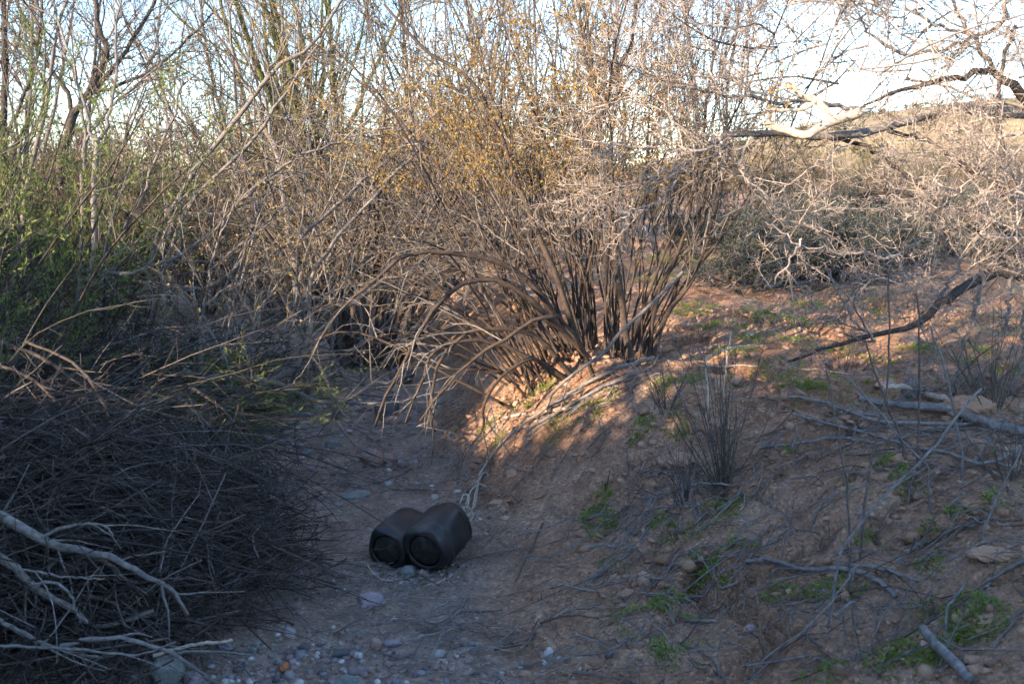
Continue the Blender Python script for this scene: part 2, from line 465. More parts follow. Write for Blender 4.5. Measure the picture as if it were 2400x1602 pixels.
def build_hill():
    xs = np.linspace(-40, 330, 120); ys = np.linspace(120, 330, 60)
    X, Y = np.meshgrid(xs, ys)
    Z = 15.5 * sstep(5, 95, X) * sstep(120, 190, Y) * sstep(420, 230, Y) + 1.2 * vnoise(X * 0.05, Y * 0.05, 31) + 0.5 * vnoise(X * 0.2, Y * 0.2, 32) - 0.8
    i = np.arange(X.size).reshape(X.shape)
    q = np.stack([i[:-1, :-1], i[:-1, 1:], i[1:, 1:], i[1:, :-1]], -1).reshape(-1, 4)
    g = Geo(); g.add(np.stack([X, Y, Z], -1), quads=q)
    m = stonemat('dry_hillside', [(0.3, (0.22, 0.165, 0.085)), (0.5, (0.33, 0.25, 0.14)), (0.7, (0.42, 0.33, 0.20))], 0.12, 0.0, 0.95)
    tag(link('hill', g.mesh('hill'), m), 'low sunlit tan hillside beyond the thorny tree', None, None, 'structure')
    # scrub dotted over it: a far-off mass
    rng = np.random.default_rng(77)
    n = 800
    x = rng.uniform(0, 220, n); y = rng.uniform(60, 230, n)
    z = np.where(y > 120, 15.5 * sstep(5, 95, x) * sstep(120, 190, y) * sstep(420, 230, y) - 0.6, 0.3)
    g = Geo()
    k = 46
    p = np.repeat(np.stack([x, y, z], -1), k, 0)
    sz = np.repeat(rng.uniform(0.4, 1.0, n), k)
    p = p + nrm(rng.normal(size=(n * k, 3))) * (sz * rng.random(n * k) ** 0.4)[:, None] * np.array([1, 1, 0.75]) + np.array([0, 0, 0.5])
    g.leaves(p, nrm(rng.normal(size=p.shape)), 0.35 * sz + 0.15, 0.2 * sz + 0.1, rng)
    o = link('far_scrub', g.mesh('far_scrub', smooth=False), M['leaf_dull']); tag(o, 'dull olive desert scrub scattered over the far hillside', 'scrub', None, 'stuff')
build_hill()

# ------------------------------------------------------------------ woody plants
def twig_levels(rng, paths, rad, lv):
    """successive orders of side twigs. lv: list of dicts n,t0,t1,ang,spread,l0,l1,seg,wig,trop,r,K"""
    out = []
    P, Rr = paths, rad
    for L in lv:
        pos, tan, r, t = sample(rng, P, Rr, L['n'], L.get('t0', 0.25), L.get('t1', 1.0))
        keep = rng.random(len(pos)) < L.get('keep', 1.0)
        pos, tan, r, t = pos[keep], tan[keep], r[keep], t[keep]
        d = fork(rng, tan, L['ang'], L.get('spread', 0.25))
        ln = rng.uniform(L['l0'], L['l1'], len(pos)) * (1.15 - 0.5 * t)
        pp = grow(rng, pos, d, ln, L['seg'], L['wig'], L.get('trop', (0, 0, 0)))
        r0 = np.minimum(r * 0.75, L['r'] * rng.uniform(0.7, 1.3, len(pos)))
        rr = taper(r0, r0 * L.get('tip', 0.35), L['seg'] + 1)
        out.append((pp, rr))
        P, Rr = pp, rr
    return out

def leaf_on(rng, g, paths, rad, n, ln, wd, keep=1.0, zmin=None, zmax=None, t0=0.2, ang=0.8, mask=None):
    pos, tan, r, t = sample(rng, paths, rad, n, t0, 1.0)
    k = rng.random(len(pos)) < keep
    if zmin is not None: k &= pos[:, 2] > zmin
    if zmax is not None: k &= pos[:, 2] < zmax
    if mask is not None: k &= mask(pos)
    pos, tan = pos[k], tan[k]
    g.leaves(pos, fork(rng, tan, ang, 0.4), rng.uniform(ln * 0.6, ln * 1.3, len(pos)), rng.uniform(wd * 0.6, wd * 1.3, len(pos)), rng)

def split_tubes(P, Rr, K):
    out = []
    for k in range(len(P)):
        g = Geo(); g.tubes(P[k:k + 1], Rr[k:k + 1], K); out.append(g.mesh('trunk'))
    return out

# ---- variants of background shrubs and trees (built once at the origin, then copied)
def make_variant(seed, kind):
    rng = np.random.default_rng(seed)
    stems, twigs, leaves = Geo(), Geo(), Geo()
    trunks = []
    lf = None
    if kind == 'bare_tree':
        n = rng.integers(2, 4)
        a = rng.uniform(0, 6.28, n); tilt = rng.uniform(0.05, 0.35, n)
        d = np.stack([np.cos(a) * np.sin(tilt), np.sin(a) * np.sin(tilt), np.cos(tilt)], -1)
        st = np.stack([np.cos(a) * 0.1, np.sin(a) * 0.1, np.full(n, -0.1)], -1)
        P = grow(rng, st, d, rng.uniform(3.4, 4.6, n), 14, 0.07, (0, 0, 0.25))
        Rr = taper(rng.uniform(0.026, 0.045, n), np.full(n, 0.007), 15, 0.8)
        trunks = split_tubes(P, Rr, 7)
        lv = twig_levels(rng, P, Rr, [
            dict(n=7, t0=0.22, t1=0.95, ang=0.62, l0=0.9, l1=1.9, seg=8, wig=0.14, trop=(0, 0, 0.35), r=0.014),
            dict(n=9, t0=0.15, ang=0.7, l0=0.35, l1=0.9, seg=5, wig=0.17, trop=(0, 0, 0.15), r=0.0065),
            dict(n=7, t0=0.15, ang=0.7, l0=0.15, l1=0.45, seg=3, wig=0.2, r=0.0036)])
        stems.tubes(lv[0][0], lv[0][1], 5); twigs.tubes(lv[1][0], lv[1][1], 3); twigs.tubes(lv[2][0], lv[2][1], 3)
        leaf_on(rng, leaves, lv[2][0], lv[2][1], 3, 0.03, 0.015, keep=0.35); lf = 'leaf_tan'
        mats = ('bark_grey', 'twig_brown', lf)
    elif kind == 'wand_tree':
        n = 9
        a = rng.uniform(0, 6.28, n); tilt = rng.uniform(0.02, 0.42, n)
        d = np.stack([np.cos(a) * np.sin(tilt), np.sin(a) * np.sin(tilt), np.cos(tilt)], -1)
        P = grow(rng, np.stack([np.cos(a) * 0.2, np.sin(a) * 0.2, np.full(n, -0.1)], -1), d, rng.uniform(2.8, 4.6, n), 14, 0.10, (0, 0, 0.15))
        Rr = taper(rng.uniform(0.010, 0.018, n), np.full(n, 0.005), 15, 0.8)
        trunks = split_tubes(P, Rr, 5)
        lv = twig_levels(rng, P, Rr, [
            dict(n=9, t0=0.2, t1=0.97, ang=0.6, l0=0.5, l1=1.3, seg=6, wig=0.15, trop=(0, 0, 0.2), r=0.007),
            dict(n=6, t0=0.15, ang=0.7, l0=0.2, l1=0.6, seg=3, wig=0.18, r=0.0038)])
        stems.tubes(lv[0][0], lv[0][1], 4); twigs.tubes(lv[1][0], lv[1][1], 3)
        leaf_on(rng, leaves, lv[1][0], lv[1][1], 6, 0.030, 0.017, keep=0.5); mats = ('bark_brown', 'twig_brown', 'leaf_bronze')
    elif kind == 'green_tree':
        n = 5
        a = rng.uniform(0, 6.28, n); tilt = rng.uniform(0.1, 0.45, n)
        d = np.stack([np.cos(a) * np.sin(tilt), np.sin(a) * np.sin(tilt), np.cos(tilt)], -1)
        P = grow(rng, np.stack([np.cos(a) * 0.1, np.sin(a) * 0.1, np.full(n, -0.1)], -1), d, rng.uniform(3.5, 4.8, n), 12, 0.05, (0, 0, 0.3))
        Rr = taper(rng.uniform(0.05, 0.08, n), np.full(n, 0.012), 13, 0.8)
        trunks = split_tubes(P, Rr, 7)
        lv = twig_levels(rng, P, Rr, [
            dict(n=7, t0=0.2, t1=0.97, ang=0.5, l0=1.0, l1=2.0, seg=7, wig=0.07, trop=(0, 0, 0.6), r=0.014),
            dict(n=8, t0=0.15, ang=0.42, l0=0.5, l1=1.0, seg=4, wig=0.08, trop=(0, 0, 0.35), r=0.0055),
            dict(n=4, t0=0.1, ang=0.4, l0=0.2, l1=0.5, seg=2, wig=0.1, r=0.0036)])
        stems.tubes(lv[0][0], lv[0][1], 4); twigs.tubes(lv[1][0], lv[1][1], 3); twigs.tubes(lv[2][0], lv[2][1], 3)
        mats = ('twig_green', 'twig_green', None)
    elif kind == 'bank':
        n = 16
        a = rng.uniform(0, 6.28, n); tilt = rng.uniform(0.05, 0.9, n)
        d = np.stack([np.cos(a) * np.sin(tilt), np.sin(a) * np.sin(tilt), np.cos(tilt)], -1)
        P = grow(rng, d * np.array([0.2, 0.2, 0]) + np.array([0, 0, -0.05]), d, rng.uniform(0.8, 1.5, n), 6, 0.1)
        Rr = taper(rng.uniform(0.01, 0.02, n), np.full(n, 0.005), 7)
        stems.tubes(P, Rr, 4)
        lv = twig_levels(rng, P, Rr, [dict(n=9, t0=0.1, ang=0.7, l0=0.3, l1=0.6, seg=3, wig=0.15, r=0.006)])
        twigs.tubes(lv[0][0], lv[0][1], 3)
        leaf_on(rng, leaves, lv[0][0], lv[0][1], 16, 0.10, 0.055); mats = ('bark_brown', 'twig_brown', 'leaf_dull')
    elif kind in ('scrub', 'leafy_scrub', 'bronze_scrub', 'saltbush'):
        n = {'scrub': 24, 'leafy_scrub': 20, 'bronze_scrub': 16, 'saltbush': 34}[kind]
        hgt = {'scrub': 1.7, 'leafy_scrub': 1.6, 'bronze_scrub': 2.3, 'saltbush': 0.75}[kind]
        tl = {'scrub': 0.75, 'leafy_scrub': 0.7, 'bronze_scrub': 0.5, 'saltbush': 1.0}[kind]
        a = rng.uniform(0, 6.28, n); tilt = rng.uniform(0.02, tl, n)
        d = np.stack([np.cos(a) * np.sin(tilt), np.sin(a) * np.sin(tilt), np.cos(tilt)], -1)
        st = d * np.array([0.25, 0.25, 0]) + np.array([0, 0, -0.05])
        P = grow(rng, st, d, rng.uniform(0.65, 1.1, n) * hgt, 8, 0.09, (0, 0, 0.1))
        Rr = taper(rng.uniform(0.007, 0.016, n), np.full(n, 0.0035), 9, 0.9)
        stems.tubes(P, Rr, 5)
        lv = twig_levels(rng, P, Rr, [
            dict(n=9, t0=0.15, ang=0.6, l0=0.22 * hgt, l1=0.45 * hgt, seg=5, wig=0.14, r=0.005),
            dict(n=7, t0=0.1, ang=0.65, l0=0.08 * hgt, l1=0.22 * hgt, seg=3, wig=0.2, r=0.0032)])
        stems.tubes(lv[0][0], lv[0][1], 4); twigs.tubes(lv[1][0], lv[1][1], 3)
        if kind == 'leafy_scrub':
            leaf_on(rng, leaves, lv[1][0], lv[1][1], 9, 0.035, 0.014); mats = ('bark_brown', 'twig_brown', 'leaf_dull')
        elif kind == 'bronze_scrub':
            leaf_on(rng, leaves, lv[1][0], lv[1][1], 8, 0.022, 0.013); mats = ('bark_brown', 'twig_brown', 'leaf_bronze')
        elif kind == 'saltbush':
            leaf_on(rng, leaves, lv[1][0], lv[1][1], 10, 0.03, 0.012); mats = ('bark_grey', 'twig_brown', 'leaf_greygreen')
        else:
            leaf_on(rng, leaves, lv[1][0], lv[1][1], 3, 0.026, 0.013, keep=0.5); mats = ('bark_brown', 'twig_brown', 'leaf_tan')
    return (trunks, stems.mesh(kind + '_stems'), twigs.mesh(kind + '_twigs'), leaves.mesh(kind + '_leaves', smooth=False) if leaves.v else None, mats)

VAR = {}
def variant(kind, seed):
    k = (kind, seed)
    if k not in VAR: VAR[k] = make_variant(seed, kind)
    return VAR[k]

def plant(kind, seed, name, loc, rot, scale, label, cat, group):
    tr, st, tw, lf, mats = variant(kind, seed)
    e = thing(name, label, cat, loc, group)
    e.rotation_euler = (0, 0, rot); e.scale = (scale,) * 3
    for me in tr: link('trunk', me, M[mats[0]], e)
    link('limbs' if tr else 'stems', st, M[mats[0]], e)['kind'] = 'stuff'
    link('branches', tw, M[mats[1]], e)['kind'] = 'stuff'
    if lf is not None: link('leaves', lf, M[mats[2]], e)['kind'] = 'stuff'
    return e

def on(x, y, dz=0.0):
    return (x, y, float(H(x, y)) + dz)

def xat(px, y):
    return (px - 1200.0) / FPX * (y * 1.02)

rng = np.random.default_rng(5)
# bare trees standing behind the thicket
BT = [(30, 9.0, 1.0, 'bare grey tree at the left edge, behind the green shrub'),
      (150, 12.5, 1.15, 'slender bare tree rising just behind the green shrub'),
      (455, 12.0, 1.1, 'bare tree in the thicket with open sky on its right'),
      (585, 17.5, 1.0, 'thin bare tree seen low against the open sky'),
      (655, 11.5, 0.95, 'bare tree leaning beside the green-barked tree'),
      (985, 14.0, 1.0, 'bare tree rising behind the middle of the many-stemmed bush'),
      (1120, 11.0, 1.1, 'bare tree close behind the bronze-leaved bush'),
      (1285, 16.5, 1.1, 'tall bare tree deep behind the many-stemmed bush'),
      (1640, 13.0, 1.0, 'bare tree beyond the earth path'),
      (1450, 10.5, 0.9, 'dark-trunked bare tree forking above the many-stemmed bush')]
for k, (px, y, s, lab) in enumerate(BT):
    plant('bare_tree', 100 + k % 4, 'bare_tree', on(xat(px, y), y), rng.uniform(0, 6.28), s, lab, 'tree', 'bare trees behind the wash')
WT = [(900, 12.0, 1.0, 'slender many-wanded tree between the green-barked tree and the bronze bush'), (1010, 10.5, 1.0, 'slender many-wanded tree above the arching left stems'),
      (1110, 12.5, 1.1, 'slender many-wanded tree behind the middle of the large bush'), (1215, 10.0, 1.0, 'bronze-tipped many-wanded tree rising over the large bush'), (1330, 12.0, 1.1, 'bronze-tipped many-wanded tree right of the tallest stems'),
      (1420, 10.5, 0.95, 'many-wanded tree behind the dark upright fork'), (1520, 13.5, 1.05, 'many-wanded tree behind the left tips of the thorny tree'), (1610, 11.5, 0.85, 'smaller many-wanded tree near the path end'), (1730, 15.0, 0.9, 'distant many-wanded tree under the left end of the horizontal limb'),
      (60, 12.5, 1.0, 'many-wanded tree behind the extreme left trunk'), (340, 15.5, 1.1, 'fine-twigged tree seen beyond the pale sapling'), (530, 18.0, 1.15, 'farthest fine-twigged tree in the open sky gap'), (760, 12.0, 0.9, 'fine-twigged tree in front of the green-barked tree')]
for k, (px, y, s, lab) in enumerate(WT):
    plant('wand_tree', 160 + k % 3, 'wand_tree', on(xat(px, y), y), rng.uniform(0, 6.28), s, lab, 'tree', 'many-wanded trees behind the wash')
plant('green_tree', 140, 'green_barked_tree', on(xat(800, 13.0), 13.0), 0.4, 1.15, 'green-barked tree with fine upswept twigs, behind the tan-leaved shrubs', 'tree', None)
plant('green_tree', 141, 'green_barked_tree', on(xat(700, 17.5), 17.5), 2.4, 1.2, 'farther green-barked tree half hidden by the nearer one', 'tree', None)

# thicket of brown shrubs across the back
def thicket(kinds, pts, name, labels, group, cat='shrub'):
    for k, (px, y, s) in enumerate(pts):
        kd = kinds[k % len(kinds)]
        plant(kd[0], kd[1], name, on(xat(px, y), y), rng.uniform(0, 6.28), s, labels[k] if isinstance(labels, list) else labels, cat, group)

back = [(x + rng.uniform(-35, 35), y, s * rng.uniform(0.85, 1.15)) for (y, s, step) in ((9.2, 0.85, 150), (12.0, 1.0, 120), (17.0, 1.25, 100)) for x in np.arange(-80, 930 if y < 10 else 1260, step)]
thicket([('scrub', 201), ('leafy_scrub', 202), ('scrub', 203), ('leafy_scrub', 206), ('scrub', 205)], back, 'thicket_shrub',
        'brown twiggy shrub in the dense thicket behind the wash', 'shrubs of the thicket behind the wash')
back2 = [(x + rng.uniform(-40, 40), y, s * rng.uniform(0.8, 1.2)) for (y, s, step) in ((18.0, 0.5, 150), (28.0, 0.55, 90)) for x in np.arange(1500, 2500, step)]
thicket([('leafy_scrub', 202), ('scrub', 201), ('leafy_scrub', 206), ('scrub', 203)], back2, 'flat_shrub',
        'shrub on the flat between the thorny tree and the hillside', 'shrubs on the flat before the hillside')
back3 = [(x + rng.uniform(-20, 20), 44.0 + rng.uniform(-4, 6), rng.uniform(0.9, 1.3)) for x in np.arange(1560, 2460, 55)]
thicket([('scrub', 201), ('scrub', 203), ('leafy_scrub', 206)], back3, 'distant_shrub', 'distant sunlit tan shrub at the foot of the hillside', 'distant shrubs at the foot of the hillside')
bz = [(960, 9.0, 0.72, 'bronze-leaved bush behind the arching left stems'), (1220, 9.0, 0.8, 'bronze-leaved bush directly behind the many-stemmed bush')]
for k, (px, y, s, lab) in enumerate(bz):
    plant('bronze_scrub', 204 + 5 * (k % 2), 'bronze_bush', on(xat(px, y), y), rng.uniform(0, 6.28), s, lab, 'bush', 'bronze-leaved bushes behind the wash')
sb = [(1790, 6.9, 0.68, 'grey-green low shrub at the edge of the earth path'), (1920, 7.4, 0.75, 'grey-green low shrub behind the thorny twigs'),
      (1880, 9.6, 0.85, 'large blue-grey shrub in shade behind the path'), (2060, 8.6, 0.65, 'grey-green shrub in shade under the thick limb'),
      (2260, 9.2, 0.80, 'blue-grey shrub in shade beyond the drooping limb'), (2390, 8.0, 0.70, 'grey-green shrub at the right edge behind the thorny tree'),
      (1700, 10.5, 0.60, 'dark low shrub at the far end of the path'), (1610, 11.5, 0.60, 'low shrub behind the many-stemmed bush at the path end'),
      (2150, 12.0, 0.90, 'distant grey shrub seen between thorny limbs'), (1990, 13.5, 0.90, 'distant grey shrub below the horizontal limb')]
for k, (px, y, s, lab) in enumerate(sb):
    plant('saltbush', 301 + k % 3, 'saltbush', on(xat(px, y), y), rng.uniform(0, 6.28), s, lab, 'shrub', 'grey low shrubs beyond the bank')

# ---- shrubs on the cut bank to the sunward side, outside the picture: they shade the wash
def shade_row():
    r = np.random.default_rng(9)
    spot = gd(1160, 965)
    perp = np.array([SUN_AZ[1], -SUN_AZ[0]])
    HALF = 0.36
    def put(p, sc, k):
        plant('bank', 401 + k % 2, 'shade_shrub', on(float(p[0]), float(p[1])), r.uniform(0, 6.28), sc, 'unseen leafy shrub added on the cut bank to shade the wash', 'shrub', 'unseen shade shrubs on the cut bank')
    for k, u in enumerate(np.arange(-8.0, 15.0, 0.62)):
        for j in range(3):
            y = u + r.uniform(-0.15, 0.15) + 0.25 * j
            x = -0.62 * y - 1.7 - 2.0 - j * 0.8 + r.uniform(-0.2, 0.2)
            p = np.array([x, y])
            sc = r.uniform(0.75, 1.05)
            ac = float((p - spot[:2]) @ perp)
            if ac > 1.0: sc *= 0.72
            elif ac < 0: sc *= 1.28
            if abs(ac) < HALF + 1.12 * sc: continue
            put(p, sc, k + j)
    # the opening the low sun shines through: small shrubs added at the sides and dwarf ones below trim the beam
    for k, t in enumerate(np.arange(5.6, 8.6, 0.38)):
        c = spot[:2] + SUN_AZ * t
        if float(H(c[0], c[1])) < 1.1: continue
        for side in (-1, 1):
            put(c + perp * side * (HALF + 0.45 + 0.1 * r.random()), 0.50, k)
            put(c + perp * side * (HALF + 0.85 + 0.2 * r.random()), 0.62, k + 1)
        for q in (-0.28, 0.0, 0.28):
            put(c + perp * (q + r.uniform(-0.08, 0.08)), 0.24 + 0.045 * (t - 5.6), k)
shade_row()

# ------------------------------------------------------------------ hand-placed woody things
def path(pts, n=20, wob=0.0, seed=0):
    """(px, py, depth) list, or (px, py) to lie on the ground -> smooth 3-D path"""
    P = []
    for p in pts:
        if len(p) == 3: P.append(at(*p))
        else:
            g = gd(p[0], p[1]); P.append(g)
    P = spline(P, n)
    if wob:
        r = np.random.default_rng(seed + 1)
        P[1:-1] += wob * r.normal(size=(n - 2, 3))
    return P

def wpx(w, d):
    return 0.5 * w * d / FPX

def dep(P):
    return (P[:, 1] - CAM[1]) * CP - (P[:, 2] - CAM[2]) * SP

def limb_rad(P, w0, w1, seed=0, amt=0.07):
    r = np.random.default_rng(seed)
    d = dep(P)
    w = np.linspace(w0, w1, len(P))
    nz = np.convolve(r.normal(size=len(P) + 2), [0.25, 0.5, 0.25], 'valid')
    return np.maximum(wpx(w, d), 0.0006) * (1 + amt * nz)

# ---- the many-stemmed bush on the bank
def main_bush():
    r = np.random.default_rng(21)
    base = gd(1370, 880)
    root = thing('creosote_bush', 'large many-stemmed brown bush on the bank, its foot in a patch of sun', 'bush', base)
    stems = []
    n = 84
    u = (np.arange(n) + r.random(n)) / n
    bx = 0.08 + 0.54 * u + 0.035 * r.normal(size=n); by = 4.38 + 0.40 * r.random(n) + 0.12 * u
    st = np.stack([bx, by, H(bx, by) - 0.03], -1)
    lean = np.radians(-36 + 52 * u + 7 * r.normal(size=n)); back = np.radians(8 * r.normal(size=n) + 3)
    d = np.stack([np.sin(lean), np.sin(back), np.cos(lean) * np.cos(back)], -1)
    ln = np.where(r.random(n) < 0.34, r.uniform(1.9, 2.9, n), r.uniform(0.7, 1.6, n))
    P = grow(r, st, d, ln, 16, 0.085, (0, 0, 0.12))
    r0 = r.uniform(0.0045, 0.0105, n) * np.where(ln > 1.8, 1.1, 0.85)
    Rr = rough_rad(r, taper(r0, np.full(n, 0.0022), 17, 0.50), 0.05)
    m = 11                                            # low stems that arch over to the left and hang down
    ub = r.random(m)
    bx = 0.0 + 0.30 * ub; by = 4.40 + 0.45 * r.random(m)
    st2 = np.stack([bx, by, H(bx, by) - 0.03], -1)
    lean = np.radians(r.uniform(-72, -38, m)); back = np.radians(r.uniform(-22, 16, m))
    d2 = np.stack([np.sin(lean), np.sin(back), np.cos(lean)], -1)
    P2 = grow(r, st2, d2, r.uniform(0.9, 1.55, m), 16, 0.085, np.stack([np.full(m, -0.25), np.zeros(m), r.uniform(-2.0, -0.9, m)], -1), 1.3)
    R2 = rough_rad(r, taper(r.uniform(0.004, 0.0085, m), np.full(m, 0.0022), 17, 0.9), 0.07)
    hand = [
        ([(1330, 800, 4.5), (1270, 690, 4.4), (1190, 625, 4.35), (1120, 600, 4.3), (1000, 592, 4.25), (930, 610, 4.2), (860, 670, 4.2), (790, 735, 4.2), (730, 830, 4.2)], 17, 6),
        ([(1400, 860, 4.5), (1290, 745, 4.35), (1200, 670, 4.3), (1120, 655, 4.25), (1050, 690, 4.2), (985, 780, 4.15), (940, 860, 4.15), (905, 930, 4.15), (878, 1000, 4.15)], 15, 6),
        ([(1390, 880, 4.4), (1330, 760, 4.2), (1270, 742, 4.1), (1180, 795, 4.1), (1080, 870, 4.1), (1030, 930, 4.1), (985, 985, 4.15)], 12, 6),
        ([(1330, 890, 4.4), (1230, 830, 4.3), (1140, 800, 4.25), (1060, 800, 4.2), (1010, 830, 4.2), (985, 900, 4.2), (950, 990, 4.2)], 14, 5),
        ([(1340, 880, 4.4), (1260, 790, 4.3), (1170, 770, 4.2), (1090, 780, 4.2), (1030, 850, 4.2), (1010, 960, 4.2), (1020, 1010, 4.25)], 13, 5),
        ([(1310, 885, 4.4), (1240, 840, 4.25), (1160, 900, 4.2), (1135, 960, 4.2), (1130, 1010, 4.25), (1090, 1060, 4.3)], 10, 5),
        ([(1380, 880, 4.5), (1310, 660, 4.4), (1240, 500, 4.4), (1180, 330, 4.4), (1100, 180, 4.4), (1000, 120, 4.4), (900, 10, 4.4)], 16, 6),
        ([(1480, 850, 4.5), (1450, 650, 4.5), (1420, 430, 4.5), (1405, 300, 4.5), (1440, 180, 4.5), (1480, 90, 4.5), (1500, -40, 4.5)], 18, 9),
        ([(1425, 300, 4.5), (1395, 200, 4.5), (1370, 130, 4.5), (1355, -20, 4.5)], 9, 5),
        ([(1530, 840, 4.6), (1560, 740, 4.6), (1620, 660, 4.6), (1660, 560, 4.6), (1690, 440, 4.6), (1700, 380, 4.6)], 13, 5),
        ([(1520, 850, 4.6), (1540, 700, 4.6), (1600, 560, 4.6), (1640, 380, 4.6), (1660, 200, 4.6), (1700, 40, 4.6)], 12, 5)]
    SK = [(P, Rr), (P2, R2)]
    HP = np.stack([path(h[0], 17, 0.004, k) for k, h in enumerate(hand)]); HR = np.stack([limb_rad(HP[k], h[1], h[2], k) for k, h in enumerate(hand)])
    SK.append((HP, HR))
    for A, B in SK:
        for k in range(len(A)):
            g = Geo(); g.tubes(A[k:k + 1], B[k:k + 1], 7)
            part('stem', g, M['bark_stem'], root)
    tw, lf = Geo(), Geo()
    lv = twig_levels(r, P, Rr, [
        dict(n=4, t0=0.35, ang=0.6, l0=0.25, l1=0.75, seg=7, wig=0.13, trop=(0, 0, 0.10), r=0.0040),
        dict(n=4, t0=0.15, ang=0.7, l0=0.10, l1=0.34, seg=4, wig=0.18, r=0.0024),
        dict(n=2, t0=0.2, ang=0.8, l0=0.05, l1=0.16, seg=2, wig=0.2, r=0.0018)])
    tw.tubes(lv[0][0], lv[0][1], 4); tw.tubes(lv[1][0], lv[1][1], 3); tw.tubes(lv[2][0], lv[2][1], 3)
    leaf_on(r, lf, lv[2][0], lv[2][1], 8, 0.015, 0.009, keep=0.8, zmin=1.25)
    leaf_on(r, lf, lv[1][0], lv[1][1], 8, 0.016, 0.010, keep=0.85, zmin=1.25); leaf_on(r, lf, lv[0][0], lv[0][1], 10, 0.015, 0.009, keep=0.4, zmin=1.3)
    leaf_on(r, lf, lv[2][0], lv[2][1], 2, 0.012, 0.007, keep=0.05)
    lv2 = twig_levels(r, np.concatenate([P2, HP[:6]]), np.concatenate([R2, HR[:6]]), [
        dict(n=4, t0=0.35, ang=0.7, l0=0.15, l1=0.5, seg=6, wig=0.14, trop=(-0.1, 0, -1.3), r=0.0038),
        dict(n=4, t0=0.2, ang=0.7, l0=0.06, l1=0.2, seg=3, wig=0.2, trop=(0, 0, -0.4), r=0.0022)])
    tw.tubes(lv2[0][0], lv2[0][1], 4); tw.tubes(lv2[1][0], lv2[1][1], 3)
    lv3 = twig_levels(r, HP[6:], HR[6:], [
        dict(n=9, t0=0.3, ang=0.55, l0=0.3, l1=0.8, seg=7, wig=0.12, trop=(0, 0, 0.15), r=0.005),
        dict(n=6, t0=0.15, ang=0.6, l0=0.12, l1=0.35, seg=4, wig=0.16, r=0.0026)])
    tw.tubes(lv3[0][0], lv3[0][1], 4); tw.tubes(lv3[1][0], lv3[1][1], 3)
    leaf_on(r, lf, lv3[1][0], lv3[1][1], 4, 0.014, 0.007, keep=0.5, zmin=1.0)
    part('twigs', tw, M['bark_grey'], root, 'stuff'); part('leaves', lf, M['leaf_bronze'], root, 'stuff', False)
main_bush()

# ---- dark bush with shredded bark behind it
def dark_bush():
    r = np.random.default_rng(31)
    base = gd(865, 862)
    root = thing('shaggy_bush', 'dark bush with thick shredded-bark stems at the far edge of the gravel', 'bush', base)
    n = 24
    u = (np.arange(n) + r.random(n)) / n
    st = base + np.stack([-0.18 + 0.40 * u, 0.3 * r.random(n) - 0.1, np.full(n, -0.04)], -1)
    lean = np.radians(-26 + 52 * u + 6 * r.normal(size=n))
    d = np.stack([np.sin(lean), 0.15 * r.normal(size=n), np.cos(lean)], -1)
    P = grow(r, st, d, r.uniform(1.2, 2.4, n), 14, 0.07, (0, 0, 0.1))
    Rr = rough_rad(r, taper(r.uniform(0.018, 0.042, n), np.full(n, 0.006), 15, 0.7), 0.10)
    for k in range(n):
        g = Geo(); g.tubes(P[k:k + 1], Rr[k:k + 1], 8); part('stem', g, M['bark_dark'], root)
    tw, lf = Geo(), Geo()
    lv = twig_levels(r, P, Rr, [
        dict(n=9, t0=0.25, ang=0.7, l0=0.4, l1=1.1, seg=7, wig=0.13, trop=(0, 0, 0.05), r=0.007),
        dict(n=7, t0=0.1, ang=0.7, l0=0.15, l1=0.45, seg=4, wig=0.18, trop=(0, 0, -0.2), r=0.0035)])
    tw.tubes(lv[0][0], lv[0][1], 4); tw.tubes(lv[1][0], lv[1][1], 3)
    leaf_on(r, lf, lv[1][0], lv[1][1], 5, 0.022, 0.010, keep=0.5, zmin=0.8)
    part('twigs', tw, M['twig_brown'], root, 'stuff'); part('leaves', lf, M['leaf_tan'], root, 'stuff', False)
dark_bush()

